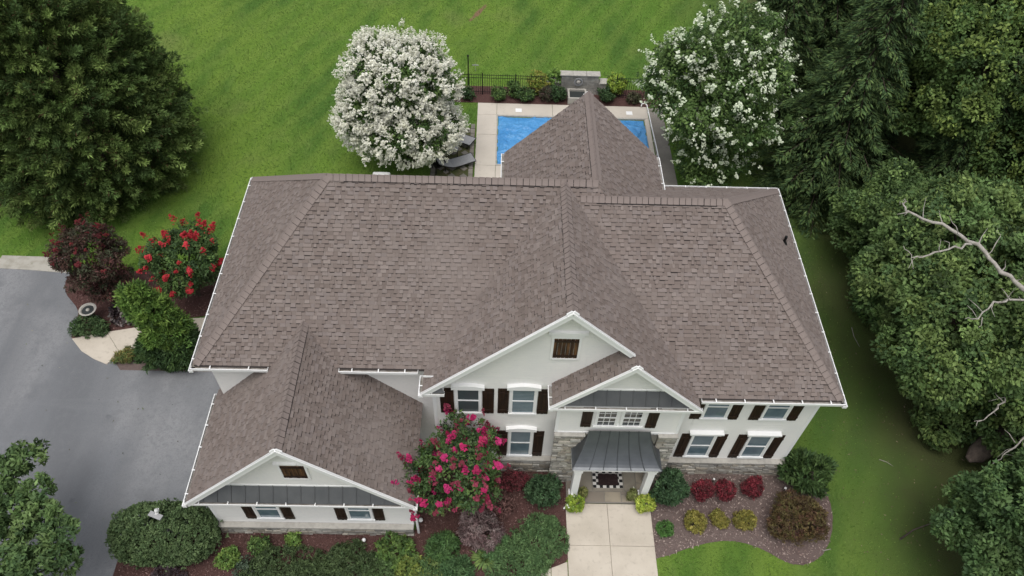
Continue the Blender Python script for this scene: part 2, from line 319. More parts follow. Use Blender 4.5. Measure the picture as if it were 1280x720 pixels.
def leaf_clumps(name, C, D, cr, per, Ln, Wd, cols, m, droop=0., flat=.6, out=.6, upb=.5, var=.18, bend=.06):
    n = len(C); k = np.repeat(np.arange(n), per); q = rnd(len(k))*(R.random(len(k))**.45)[:, None]
    crv = cr*R.uniform(.65, 1.3, n)[k][:, None]
    d = D[k]; along = (q*d).sum(1, keepdims=True); q = q-d*along*(1-flat)
    P = C[k]+q*crv
    A = norm(rnd(len(k))+d*out+q*.8+np.array([0, 0, -droop])); N = norm(d*.6+np.array([0, 0, upb])+rnd(len(k))*.75)
    sz = R.uniform(.65, 1.25, len(k))
    return leafmesh(name, P-A*(Ln*sz*.5)[:, None], N, A, Ln*sz, Wd*sz, palette(cols, n, k, var), m, bend)
def trunk_mesh(base, tips, r0, m, name='trunk', wob=.12, n=7):
    b = MB(); base = Vector(base)
    for tip, r in tips:
        T = Vector(tip); pts = []; rad = []
        for i in range(6):
            t = i/5; p = base.lerp(T, t); s_ = wob*(T-base).length*math.sin(math.pi*t)
            p = Vector((base.x+(T.x-base.x)*t**1.5, base.y+(T.y-base.y)*t**1.5, base.z+(T.z-base.z)*t))+Vector((random.uniform(-1, 1), random.uniform(-1, 1), 0))*s_*.25
            pts.append(p); rad.append(max(.008, r0*(1-t)+r*t) if t > 0 else r0*1.25)
        b.tube(pts, rad, n)
    return b.mesh(name, m, True)
def lobed(c, r, n, lr, seed, squash=.85, zlo=-.5):
    """a main mass and n smaller lobes round it"""
    g = np.random.default_rng(seed); c = np.array(c, float); r = np.array(r, float)*np.ones(3); L_ = [(tuple(c), tuple(r*.78))]
    i = 0
    while i < n:
        d = norm(g.normal(size=3))
        if d[2] < zlo: continue
        k = g.uniform(*lr); L_.append((tuple(c+d*r*(1-k*.8)), tuple(np.array([k, k, k*squash])*r.mean()))); i += 1
    return L_
def shrub(name, label, cat, base, r, h, cols, Ln=.09, Wd=.045, spacing=.13, cr=.12, per=14, group=None, lobes=6, seed=1, m='leaf', droop=0., up=.5, flower=None, stems=5, zc=.5, var=.18, out=.6, inner=.2):
    """a low plant: foliage shell, a few stems, maybe flowers"""
    t = thing(name, label, cat, (base[0], base[1], 0), group); rx, ry = (r if isinstance(r, tuple) else (r, r))
    L_ = lobed((0, 0, h*zc), (rx, ry, h*(1-zc) if zc >= .5 else h*(1-zc)), lobes, (.35, .55), seed, .8, -.2) if lobes else [((0, 0, h*zc), (rx, ry, h*(1-zc)))]
    if zc < .3: L_ = [(c, r_) for c, r_ in L_]
    C, D = lobes_to_clumps(L_, spacing, cr, inner, zmin=.03, rag=2.)
    piece('foliage', leaf_clumps('foliage', C, D, cr, per, Ln, Wd, cols, M[m], droop, var=var, upb=up, out=out), t)
    if stems:
        tips = [((random.uniform(-.6, .6)*rx, random.uniform(-.6, .6)*ry, h*.7), .006) for _ in range(stems)]
        piece('stem', trunk_mesh((0, 0, 0), tips, .02+.012*h, M['bark'], 'stem', n=5), t)
    if flower:
        fc, cnt, fs = flower; q = R.choice(len(C), min(cnt, len(C)), replace=False)
        piece('blossom', leaf_clumps('blossom', C[q]+D[q]*cr*.9, D[q], fs, 12, fs*.8, fs*.7, fc, M['bloom'], 0, 1, .3, .6), t)['kind'] = 'stuff'
    return t

# ------------------------------------------------------------------ the house
house = thing('house', 'large white sided house with grey brown shingle hip and gable roofs beside the driveway', 'house', (0, 0, 0))
MR = .985; ZR = 9.94; XC = 2.035
def walls(name, m=None): return name
def wall_box(*a_, m='siding', name='wall'): return MB().box(*a_).obj(name, M[m], house)
wall_box(-9.05, 13.25, 0, -1.0, 21.1, 5.62)
wall_box(-1.9, 12.52, 0, 10.45, 21.15, 5.62)
MB().prism([(-1.9, 12.52, 5.62), (5.9, 12.52, 5.62), (XC, 12.52, ZR-.2)], (0, 1.2, 0)).obj('gable_wall', M['siding'], house)
wall_box(2.05, 12.07, 3.55, 6.0, 12.51, 5.62)
MB().prism([(2.0, 12.09, 5.62), (6.02, 12.09, 5.62), (4.006, 12.09, 7.80)], (0, .42, 0)).obj('gable_wall', M['siding'], house)
wall_box(-9.15, 10.05, 0, -2.68, 13.24, 3.06)
MB().prism([(-9.1, 10.05, 3.07), (-2.73, 10.05, 3.07), (-5.915, 10.05, 6.62)], (0, 1., 0)).obj('gable_wall', M['siding'], house)
wall_box(.45, 21.16, 0, 5.6, 21.4, 6.9)
wall_box(.45, 17.5, 5.0, 5.6, 21.15, 6.9)
MB().prism([(.45, 21.4, 6.9), (5.6, 21.4, 6.9), (3.03, 21.4, 9.7)][::-1], (0, -.3, 0)).obj('gable_wall', M['siding'], house)
# white corner boards and frieze
for x, y, z0, z1 in ((-1.9, 12.52, .9, 5.3), (10.45, 12.52, .95, 5.62), (2.05, 12.07, 3.56, 5.6), (6.0, 12.07, 3.56, 5.6), (-9.15, 10.05, .62, 3.05), (-2.68, 10.05, .62, 3.05)):
    MB().box(x-.055, y-.012, z0, x+.055, y+.06, z1).obj('corner_board', M['trim'], house)
MB().box(2.1, 12.055, 3.5, 5.95, 12.12, 3.6).obj('water_table', M['trim'], house)

# --- roofs
def plane_frame(P):
    """origin on the eave, u along it, v up the slope, n outward"""
    n = Vector((0, 0, 0))
    for i in range(len(P)): n += (P[i]-P[0]).cross(P[(i+1) % len(P)]-P[0])
    n.normalize()
    if n.z < 0: n = -n
    u = Vector((0, 0, 1)).cross(n).normalized(); v = n.cross(u); return u, v, n
def clip(poly, hp):
    """Sutherland-Hodgman of a 2D polygon by one half-plane a*x+b*y+c>=0"""
    a_, b_, c_ = hp; out = []
    for i in range(len(poly)):
        p, q = poly[i], poly[(i+1) % len(poly)]; dp = a_*p[0]+b_*p[1]+c_; dq = a_*q[0]+b_*q[1]+c_
        if dp >= 0: out.append(p)
        if (dp >= 0) != (dq >= 0):
            t = dp/(dp-dq); out.append((p[0]+(q[0]-p[0])*t, p[1]+(q[1]-p[1])*t))
    return out
SHCOL = [lin(c) for c in ((.210, .174, .157), (.200, .164, .147), (.188, .153, .137), (.224, .188, .171), (.176, .143, .128), (.207, .174, .161))]
EXPO = .124
ALLTABS = []; BANDS = []
def roof(name, pts, trim=.095):
    P = [Vector(p) for p in pts]; u, v, n = plane_frame(P); z_e = min(p.z for p in P); O = min(P, key=lambda p: p.z)
    Q0 = [((p-O).dot(u), (p-O).dot(v)) for p in P]; Q0 = clip(Q0, (0, 1, -trim*math.hypot(1, math.hypot(n.x, n.y)/n.z)))
    P = [O+u*q[0]+v*q[1] for q in Q0]; O = min(P, key=lambda p: p.z).copy()
    deck = MB().prism([tuple(p) for p in P] if (P[1]-P[0]).cross(P[2]-P[0]).z > 0 else [tuple(p) for p in reversed(P)], (0, 0, -.13)).obj(name, M['deck'], house)
    Q = [((p-O).dot(u), (p-O).dot(v)) for p in P]
    ar = sum(Q[i][0]*Q[(i+1) % len(Q)][1]-Q[(i+1) % len(Q)][0]*Q[i][1] for i in range(len(Q)))
    if ar < 0: Q = Q[::-1]
    hps = []
    for i in range(len(Q)):
        p, q = Q[i], Q[(i+1) % len(Q)]; ex, ey = q[0]-p[0], q[1]-p[1]; l = math.hypot(ex, ey)
        if l > 1e-6: hps.append((-ey/l, ex/l, -(-ey*p[0]+ex*p[1])/l))
    us = [q[0] for q in Q]; vmax = max(q[1] for q in Q); k = 0
    while k*EXPO < vmax:
        v0, v1 = k*EXPO, (k+1)*EXPO; row = [(min(us), v0), (max(us), v0), (max(us), v1+.02), (min(us), v1+.02)]
        for h in hps:
            row = clip(row, h)
            if len(row) < 3: break
        if len(row) >= 3:
            a0, a1 = min(p[0] for p in row), max(p[0] for p in row); x = a0-random.uniform(0, .3); hi = random.random() < .5
            while x < a1:
                wd = random.choice((random.uniform(.07, .16), random.uniform(.14, .30))) if hi else random.uniform(.06, .22)
                pl = [(x+.002, v0), (x+wd-.002, v0), (x+wd-.002, v1+.012), (x+.002, v1+.012)]; full = True
                for h in hps:
                    m_ = len(pl); c2 = clip(pl, h)
                    if len(c2) != m_ or any(abs(p[0]-q[0])+abs(p[1]-q[1]) > 1e-6 for p, q in zip(c2, pl)): full = False
                    pl = c2
                    if len(pl) < 3: break
                if len(pl) >= 3:
                    t0 = (.024 if hi else .011)+random.uniform(0, .003)
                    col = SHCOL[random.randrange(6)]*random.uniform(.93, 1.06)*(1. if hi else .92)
                    top = [O+u*p[0]+v*p[1]+n*(.003+t0*max(.12, 1-(p[1]-v0)/(EXPO+.02))) for p in pl]; bot = [O+u*p[0]+v*p[1]+n*.0015 for p in pl]
                    ce = sum(top, Vector())/len(top); ALLTABS.append([(ce-Vector(CAM)).length/math.sqrt(max(wd, .05)), deck, top, bot, tuple(col), full and hi])
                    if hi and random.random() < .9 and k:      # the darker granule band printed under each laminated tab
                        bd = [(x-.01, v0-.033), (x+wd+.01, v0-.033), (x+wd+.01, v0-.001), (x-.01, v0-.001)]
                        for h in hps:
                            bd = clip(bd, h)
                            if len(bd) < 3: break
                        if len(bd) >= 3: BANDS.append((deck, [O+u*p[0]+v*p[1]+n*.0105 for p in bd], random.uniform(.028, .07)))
                x += wd; hi = not hi
        k += 1
    return deck
roof('roof_slope', [(-9.4, 12.85, 5.7), (1.9, 12.85, 5.7), (3.03, 17.15, ZR), (-5.2, 17.15, ZR)])
roof('roof_slope', [(-9.4, 21.45, 5.7), (-9.4, 12.85, 5.7), (-5.2, 17.15, ZR)])
roof('roof_slope', [(.6, 21.45, 5.7), (-9.4, 21.45, 5.7), (-5.2, 17.15, ZR), (3.03, 17.15, ZR)])
roof('roof_slope', [(-2.27, 12.95, 5.7), (-2.27, 12.12, 5.7), (XC, 12.12, ZR), (XC, 17.2, ZR)])
roof('roof_slope', [(XC, 17.2, ZR), (XC, 12.12, ZR), (6.34, 12.12, 5.70), (6.34, 12.15, 5.70)])
roof('roof_slope', [(4.006, 12.12, 7.9985), (4.006, 11.73, 7.9985), (6.34, 11.73, 5.70), (6.34, 12.12, 5.70)])
roof('roof_slope', [(1.69, 12.56, 5.70), (1.69, 11.73, 5.70), (4.006, 11.73, 7.9985), (4.006, 12.56, 7.9985)])
roof('roof_slope', [(2.2, 16.78, 9.63), (6.2, 12.0, 5.7), (10.8, 12.0, 5.7), (7.01, 16.78, 9.63)])
roof('roof_slope', [(10.8, 12.0, 5.7), (10.8, 21.55, 5.7), (7.01, 16.78, 9.63)])
roof('roof_slope', [(10.8, 21.55, 5.7), (5.5, 21.55, 5.7), (3.0, 16.78, 9.63), (7.01, 16.78, 9.63)])
roof('roof_slope', [(-9.49, 13.6, 3.1), (-9.49, 9.605, 3.1), (-5.915, 9.605, 6.807), (-5.915, 14.05, 6.807)])
roof('roof_slope', [(-5.915, 14.05, 6.807), (-5.915, 9.605, 6.807), (-2.34, 9.605, 3.1), (-2.34, 13.35, 3.1)])
roof('roof_slope', [(.11, 21.7, 6.99), (.11, 17.1, 6.99), (3.03, 17.1, 9.91), (3.03, 21.7, 9.91)])
roof('roof_slope', [(3.03, 21.7, 9.91), (3.03, 17.12, 9.91), (3.30, 16.76, 9.64), (5.95, 16.76, 6.99), (5.95, 21.7, 6.99)])
roof('roof_slope', [(3.03, 17.14, 9.925), (2.85, 16.6, 9.38), (3.36, 16.66, 9.56)], 0)
ALLTABS.sort(key=lambda t: t[0]); bulk = {}; single = 0
def tab(mb, top, bot, col):
    k = len(mb.v); n = len(top); mb.v += [tuple(p) for p in top]+[tuple(p) for p in bot]; mb.c += [col]*(2*n)
    mb.f.append(tuple(range(k, k+n))); mb.f += [(k+n+i, k+n+(i+1) % n, k+(i+1) % n, k+i) for i in range(n)]
for _, deck, top, bot, col, ok in ALLTABS:
    if ok and single < 300:
        b = MB(); tab(b, top, bot, col); b.obj('shingle', M['shingle'], deck); single += 1
    else: tab(bulk.setdefault(deck, MB()), top, bot, col)
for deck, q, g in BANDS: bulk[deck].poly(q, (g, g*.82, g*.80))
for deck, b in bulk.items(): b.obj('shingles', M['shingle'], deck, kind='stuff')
# ridge and hip caps, one object each
def caps(name, a_, b_, n1, n2, step, lift=.03, wd=.165, parent=house, vent=False):
    A, B = Vector(a_), Vector(b_); D = (B-A).normalized(); L_ = (B-A).length; cnt = max(1, round(L_/step)); st = L_/cnt
    N1, N2 = Vector(n1).normalized(), Vector(n2).normalized(); U = (N1+N2).normalized()
    s1 = D.cross(N1).normalized(); s2 = N2.cross(D).normalized()
    if s1.dot(N2) > 0: s1 = -s1
    if s2.dot(N1) > 0: s2 = -s2
    mb = MB(); l = st-.016
    def row(x, h, w_=wd): return [D*x+s1*w_+N1*h, D*x+s1*w_*.35+U*(h+.012), D*x+U*(h+.030), D*x+s2*w_*.35+U*(h+.012), D*x+s2*w_+N2*h]
    def strip(r0, r1, g0, g1):
        q = MB(); q.v = [tuple(p) for p in r0+r1+g0+g1]; q.c = [None]*20
        up = (r0[1]-r0[0]).cross(r1[0]-r0[0]).dot(U) > 0
        F = [(i, i+1, 6+i, 5+i) for i in range(4)]+[(10+i, 11+i, 1+i, i) for i in range(4)]+[(6+i, 5+i, 15+i, 16+i)[::-1] for i in range(4)]+[(0, 5, 15, 10), (4, 14, 19, 9)]
        q.f = F if up else [f[::-1] for f in F]; return q
    me = strip(row(-l/2, .052), row(l/2, .040), row(-l/2, .0), row(l/2, .0)).mesh(name, M['cap'])
    vw = wd+(.035 if vent else -.012); i0, i1 = (.5, L_-.35) if vent else (.02, L_-.02)
    strip([A+p for p in row(i0, .026, vw)], [A+p for p in row(i1, .026, vw)], [A+p for p in row(i0, -.005, vw)], [A+p for p in row(i1, -.005, vw)]).obj('ridge_vent' if vent else 'cap_underlay', M['vent'], parent)
    for i in range(cnt):
        o = link(name, me, parent); o.location = A+D*(st*(i+.5))+Vector((random.uniform(-.005, .005), random.uniform(-.005, .005), 0))
nF, nB, nL, nR_ = (0, -MR, 1), (0, MR, 1), (-1.01, 0, 1), (1.037, 0, 1)
mr = .823
caps('ridge_cap', (-5.2, 17.15, ZR), (3.05, 17.15, ZR), nF, nB, .19, vent=True)
caps('ridge_cap', (XC, 12.14, ZR), (XC, 17.1, ZR), (-MR, 0, 1), (MR, 0, 1), .19, vent=True)
caps('ridge_cap', (3.03, 21.68, 9.91), (3.03, 17.2, 9.91), (-1, 0, 1), (1, 0, 1), .19, vent=True)
caps('ridge_cap', (2.5, 16.78, 9.63), (7.05, 16.78, 9.63), (0, -mr, 1), (0, mr, 1), .19, vent=True)
caps('ridge_cap', (-5.915, 9.63, 6.807), (-5.915, 13.95, 6.807), (-1.037, 0, 1), (1.037, 0, 1), .19, vent=True)
caps('hip_cap', (-9.27, 12.98, 5.83), (-5.2, 17.15, ZR), nF, nL, .2)
caps('hip_cap', (-9.27, 21.32, 5.83), (-5.2, 17.15, ZR), nB, nL, .24)
caps('hip_cap', (10.69, 12.14, 5.815), (7.01, 16.78, 9.63), (0, -mr, 1), nR_, .2)
caps('hip_cap', (10.69, 21.41, 5.815), (7.01, 16.78, 9.63), (0, mr, 1), nR_, .24)

# --- gutters: open white channel with hangers
def gutter(a_, b_, out, hang=.8):
    A, B, O = Vector(a_), Vector(b_), Vector(out); D = (B-A).normalized(); Z = Vector((0, 0, 1)); w_ = .115; A = A-O*.10+Z*.05; B = B-O*.10+Z*.05
    mb = MB(); zt = -.015; zb = -.135
    mb.prism([A+O*.004+Z*zb, A+O*w_+Z*zb, A+O*w_+Z*(zb+.012), A+O*.004+Z*(zb+.012)], B-A)
    mb.prism([A+O*w_+Z*zb, A+O*(w_+.018)+Z*zb, A+O*(w_+.026)+Z*zt, A+O*w_+Z*zt], B-A)
    for E_, s_ in ((A, 1), (B, -1)): mb.prism([E_+O*.004+Z*zb, E_+O*w_+Z*zb, E_+O*w_+Z*zt, E_+O*.004+Z*zt], D*.012*s_)
    g = mb.obj('gutter', M['trim'], house)
    mb2 = MB(); mb2.prism([A+D*.013+O*.005+Z*(zb+.013), A+D*.013+O*(w_-.002)+Z*(zb+.013), A+D*.013+O*(w_-.002)+Z*(zb+.03), A+D*.013+O*.005+Z*(zb+.03)], B-A-D*.026); mb2.obj('gutter_debris', M['inner_gutter'], g)
    n = max(1, int((B-A).length/hang))
    for i in range(n):
        p = A+(B-A)*((i+.5)/n); MB().beam(p+O*.003+Z*(zt+.004), p+O*(w_+.03)+Z*(zt+.004), .035, .014).obj('gutter_hanger', M['trim'], g)
    return g
gutter((-9.4, 12.85, 5.72), (-7.02, 12.85, 5.72), (0, -1, 0))
gutter((-4.84, 12.85, 5.72), (-2.38, 12.85, 5.72), (0, -1, 0))
gutter((-9.4, 21.45, 5.72), (-9.4, 12.75, 5.72), (-1, 0, 0))
gutter((.0, 21.45, 5.72), (-9.4, 21.45, 5.72), (0, 1, 0))
gutter((-2.27, 12.73, 5.72), (-2.27, 12.0, 5.72), (-1, 0, 0))
gutter((6.36, 12.0, 5.72), (10.8, 12.0, 5.72), (0, -1, 0))
gutter((10.8, 11.9, 5.72), (10.8, 21.55, 5.72), (1, 0, 0))
gutter((10.8, 21.55, 5.72), (6.0, 21.55, 5.72), (0, 1, 0))
gutter((-9.49, 13.5, 3.12), (-9.49, 9.5, 3.12), (-1, 0, 0))
gutter((-2.34, 9.5, 3.12), (-2.34, 10.6, 3.12), (1, 0, 0))
gutter((-9.49, 9.6, 3.12), (-2.34, 9.6, 3.12), (0, -1, 0))
gutter((1.69, 11.7, 5.66), (6.36, 11.7, 5.66), (0, -1, 0))
gutter((1.69, 12.48, 5.72), (1.69, 11.6, 5.72), (-1, 0, 0))
gutter((-2.28, 12.1, 5.70), (-1.52, 12.1, 5.70), (0, -1, 0))
gutter((.11, 21.7, 7.01), (.11, 19.9, 7.01), (-1, 0, 0))
gutter((5.95, 19.8, 7.01), (5.95, 21.7, 7.01), (1, 0, 0))
# rake boards
def rake(a_, b_, out=(0, -1, 0)):
    O = Vector(out); D = (Vector(b_)-Vector(a_)).normalized()
    a0_, b0_ = Vector(a_), Vector(b_)
    if b_[2] > a_[2]: b_ = Vector(b_)+D*.075
    else: a_ = Vector(a_)-D*.075+O*.003; b_ = Vector(b_)+O*.003
    if out[1] > 0: a_ = Vector(a_)-Vector((0, 0, .09)); b_ = Vector(b_)-Vector((0, 0, .09))
    up = D.cross(O); up = up if up.z > 0 else -up
    A, B = Vector(a_)+O*.025-up*.075, Vector(b_)+O*.025-up*.075
    r_ = MB().beam(A, B, .05, .19, up).obj('rake_board', M['trim'], house)
    if out[1] < 0: MB().beam(a0_+O*.053-up*.005, b0_+O*.053-up*.005, .06, .05, up).obj('crown_moulding', M['trim'], r_)
    A2, B2 = a0_.lerp(b0_, .03)-O*.23-up*.17, a0_.lerp(b0_, .97)-O*.23-up*.17
    MB().beam(A2, B2, .40, .02, up).obj('soffit', M['soffit'], r_)
rake((-2.27, 12.12, 5.7), (XC, 12.12, ZR)); rake((XC, 12.12, ZR), (3.96, 12.12, 8.045))
rake((1.69, 11.73, 5.7), (4.006, 11.73, 7.9985)); rake((4.006, 11.73, 7.9985), (6.34, 11.73, 5.7))
rake((-9.49, 9.605, 3.1), (-5.915, 9.605, 6.807)); rake((-5.915, 9.605, 6.807), (-2.34, 9.605, 3.1))
rake((.11, 21.7, 6.99), (3.03, 21.7, 9.91), (0, 1, 0)); rake((3.03, 21.7, 9.91), (5.95, 21.7, 6.99), (0, 1, 0))
# metal pent roofs closing the gables
def pent(x0, x1, yw, ze, yf, zf, n, slope, m='metal'):
    pr = MB().box(x0+.05, yf+.03, zf-.1, x1-.05, yw, zf-.03).obj('pent_roof', M['soffit'], house)
    rise = ze-zf; wpan = (x1-x0)/n
    for i in range(n):
        a0, a1 = x0+i*wpan, x0+(i+1)*wpan
        def top(x): return min(1., max(0., min(x-x0, x1-x)*slope/max(rise, .01)))      # trimmed by the rake on either side
        ts = (top(a0), top(a1)); yy = lambda t: yf+(yw-yf)*t; zz = lambda t: zf+rise*t
        pts = [(a0, yf, zf), (a1, yf, zf), (a1, yy(ts[1]), zz(ts[1])), (a0, yy(ts[0]), zz(ts[0]))]
        pts = [p for k, p in enumerate(pts) if k == 0 or (Vector(p)-Vector(pts[k-1])).length > 1e-4]
        if (Vector(pts[0])-Vector(pts[-1])).length < 1e-4: pts = pts[:-1]
        pn = MB().prism(pts, (0, 0, .012)).obj('metal_panel', M[m], pr)
        if i: MB().beam((a0, yf, zf+.026), (a0, yy(ts[0]), zz(ts[0])+.026), .022, .036).obj('standing_seam', M[m], pr)
    ins = (ze+.07-zf)/slope+.26; MB().box(x0+ins, yw-.02, ze, x1-ins, yw+.001, ze+.07).obj('flashing', M['trim'], pr)
pent(-9.34, -2.49, 10.05, 3.54, 9.64, 3.13, 16, 1.037)
pent(1.83, 6.20, 12.09, 6.16, 11.76, 5.74, 11, .985)
pent(-2.2, -1.5, 12.5, 6.05, 12.13, 5.72, 2, .985)
# roof pipes
for x, y, z, h in ((5.98, 21.1, 6.05, .42), (10.0, 18.0, 6.5, .32)):
    p = MB().tube([(x, y, z-.1), (x, y, z+h)], [.05, .05], 10).obj('vent_pipe', M['iron'], house); MB().lathe([(.13, 0), (.06, .14)], (x, y, z-.04), 10).obj('pipe_boot', M['iron'], p)

# --- windows and shutters
def window(x0, x1, z0, z1, Y, lites=None, header=None, glass='glass', blinds=0, twin=False):
    fr = MB(); t = .065
    fr.box(x0-t, Y-.05, z0-t, x0, Y+.01, z1+t).box(x1, Y-.05, z0-t, x1+t, Y+.01, z1+t).box(x0, Y-.05, z1, x1, Y+.01, z1+t).box(x0-t-.03, Y-.075, z0-t-.02, x1+t+.03, Y+.01, z0)
    wn = fr.obj('window', M['trim'], house)
    MB().box(x0, Y-.012, z0, x1, Y-.002, z1).obj('pane', M[glass], wn)
    zm = (z0+z1)/2
    for i in range(blinds): zz = z1-.03-(i+1)*.085; MB().box(x0+.04, Y-.0150, zz, x1-.04, Y-.0125, zz+.05).obj('blind_slat', M['blind'], wn)
    MB().box(x0, Y-.034, zm-.025, x1, Y-.013, zm+.025).obj('sash_rail', M['trim'], wn)
    for xx in (x0, x1-.035): MB().box(xx, Y-.030, z0, xx+.035, Y-.013, z1).obj('sash_stile', M['trim'], wn)
    if lites:
        nx, nz = lites
        for half in (0, 1):
            za, zb = (z0, zm-.025) if half == 0 else (zm+.025, z1)
            for i in range(1, nx): xx = x0+.035+(x1-x0-.07)*i/nx; MB().box(xx-.007, Y-.026, za, xx+.011, Y-.013, zb).obj('muntin', M['trim'], wn)
            for j in range(1, nz): zz = za+(zb-za)*j/nz; MB().box(x0+.036, Y-.024, zz-.007, x1-.036, Y-.013, zz+.007).obj('muntin', M['trim'], wn)
    if header:
        xa, xb = x0-.16, x1+.16; z = z1+t+.003
        if header == 'arch':
            n = 9; top = [(xb+(xa-xb)*i/(n-1), Y-.13, z+.13+.10*math.sin(math.pi*i/(n-1))) for i in range(n)]
            MB().prism([(xa, Y-.13, z), (xb, Y-.13, z)]+top, (0, .13, 0)).obj('window_header', M['trim'], wn)
        else:
            MB().box(xa, Y-.10, z, xb, Y+.005, z+.16).box(xa-.05, Y-.17, z+.161, xb+.05, Y+.005, z+.23).obj('window_header', M['trim'], wn)
    return wn
SHM = {}
def shutter(x0, x1, z0, z1, Y, m='shutter'):
    key = (round(x1-x0, 3), round(z1-z0, 3), m)
    w_, h = x1-x0, z1-z0
    s_ = MB().box(x0, Y-.012, z0, x1, Y-.004, z1).obj('shutter', M[m], house)
    n = 3 if w_ < .5 else 6
    for i in range(n):
        a0 = x0+w_*i/n+.006; MB().box(a0, Y-.032-.004*(i % 2), z0, a0+w_/n-.012, Y-.0125, z1).obj('board', M[m], s_)
    for zz in (z0+h*.12, z1-h*.12-.08): MB().box(x0+.01, Y-.058, zz, x1-.01, Y-.037, zz+.08).obj('batten', M[m], s_)
Y = 12.52
window(-1.18, -.46, 4.00, 5.42, Y, header='arch', glass='screen_glass'); shutter(-1.72, -1.28, 3.93, 5.42, Y); shutter(-.37, .0, 3.93, 5.42, Y)
window(.56, 1.30, 4.00, 5.46, Y, header='arch', blinds=15); shutter(.12, .47, 3.95, 5.44, Y); shutter(1.39, 1.76, 3.95, 5.44, Y)
window(.58, 1.30, 1.05, 2.82, Y, header='arch', blinds=9); shutter(.12, .49, .97, 2.75, Y); shutter(1.39, 1.74, .97, 2.75, Y)
for xa in (6.86, 8.82):
    window(xa, xa+.74, 1.20, 2.70, Y, header='flat', blinds=6 if xa > 8 else 11); shutter(xa-.42, xa-.08, 1.08, 2.76, Y); shutter(xa+.82, xa+1.17, 1.08, 2.76, Y)
    window(xa, xa+.74, 3.90, 5.30, Y); shutter(xa-.42, xa-.08, 3.80, 5.36, Y); shutter(xa+.82, xa+1.17, 3.80, 5.36, Y)
# louvre of closed boards in the big gable and the garage gable
for (x0, x1, z0, z1, Yv, lean) in ((1.68, 2.40, 7.24, 8.22, 12.52, 0), (-6.28, -5.56, 4.16, 5.00, 10.05, 0)):
    v = MB().box(x0-.07, Yv-.045, z0-.07, x0, Yv, z1+.07).box(x1, Yv-.045, z0-.07, x1+.07, Yv, z1+.07).box(x0, Yv-.045, z1, x1, Yv, z1+.07).box(x0, Yv-.06, z0-.07, x1, Yv, z0).obj('gable_shutter', M['trim'], house)
    for i in range(6): MB().box(x0+(x1-x0)*i/6+.008, Yv-.036-.004*(i % 2), z0, x0+(x1-x0)*(i+1)/6-.008, Yv-.004, z1).obj('board', M['shutter_worn'], v)
    for zz in (z0+.08, z1-.16): MB().box(x0+.01, Yv-.065, zz, x1-.01, Yv-.041, zz+.08).obj('batten', M['shutter'], v)
    if Yv > 11: MB().box(x0-.18, Yv-.09, z1+.22, x1+.22, Yv, z1+.32).box(x0-.10, Yv-.05, z1+.071, x1+.12, Yv, z1+.219).obj('window_header', M['trim'], v)
    else: MB().box(x0-.16, Yv-.08, z1+.071, x1-.2, Yv, z1+.13).obj('window_header', M['trim'], v)
# twin grid windows over the porch
MB().box(3.17, 12.045, 3.86, 4.87, 12.075, 5.42).obj('window_surround', M['trim'], house)
for xa in (3.29, 4.10): window(xa, xa+.62, 4.12, 5.10, 12.042, lites=(3, 2), glass='dark_glass')
shutter(2.80, 3.14, 3.95, 5.30, 12.07); shutter(4.90, 5.24, 3.95, 5.30, 12.07)
# garage windows
for xa in (-7.72, -4.72):
    window(xa, xa+.74, 1.08, 2.45, 10.05); shutter(xa-.43, xa-.08, .98, 2.5, 10.05); shutter(xa+.82, xa+1.16, .98, 2.5, 10.05)

# --- ledge stone: backing plus individual stones
STN = [0]
def stonework(x0, x1, z0, z1, yf, side=None):
    s_ = MB().box(x0, yf, z0, x1, yf+.13, z1).obj('stone_facing', M['mortar'], house); rest = MB()
    z = z0
    while z < z1-.03:
        hh = min(random.uniform(.10, .17), z1-z)
        if z1-z-hh < .06: hh = z1-z
        x = x0-.02-random.uniform(0, .15)
        while x < x1:
            ww = random.choice((random.uniform(.14, .26), random.uniform(.24, .5))); a0, a1 = max(x, x0-.02), min(x+ww, x1+.02)
            if a1-a0 > .05:
                c = random.choice([(.40, .385, .345), (.33, .315, .28), (.48, .465, .42), (.37, .335, .275), (.25, .24, .22), (.43, .40, .34)]); k = random.uniform(.75, 1.15)
                splits = [(z, z+hh)] if random.random() < .7 else [(z, z+hh*.5), (z+hh*.5, z+hh)]
                for (za, zb) in splits:
                    pr_ = random.uniform(.008, .06); j = lambda: random.uniform(-.010, .010)
                    f = [(a0+.008+j(), yf-pr_, za+.006+j()), (a1-.008+j(), yf-pr_, za+.006+j()), (a1-.008+j(), yf-pr_, zb-.006+j()), (a0+.008+j(), yf-pr_, zb-.006+j())]
                    mb = MB().prism(f, (0, pr_+.05, 0)); mb.c = [tuple(q*k for q in c)]*len(mb.v)
                    if STN[0] < 290: mb.obj('stone', M['stone'], s_); STN[0] += 1
                    else: o_ = len(rest.v); rest.v += mb.v; rest.c += mb.c; rest.f += [tuple(i+o_ for i in q) for q in mb.f]
            x += ww
        z += hh
    if rest.v: rest.obj('stones', M['stone'], s_, kind='stuff')
    MB().box(x0-.03, yf-.075, z1+.001, x1+.03, yf+.12, z1+.055).obj('stone_cap', M['cast'], s_)
stonework(2.03, 2.98, 0, 3.49, 11.99)
stonework(5.45, 6.05, 0, 3.49, 11.99)
stonework(6.04, 10.47, 0, .93, 12.39)
stonework(-1.88, 2.04, 0, .90, 12.39)
stonework(-9.17, -2.66, 0, .60, 9.92)

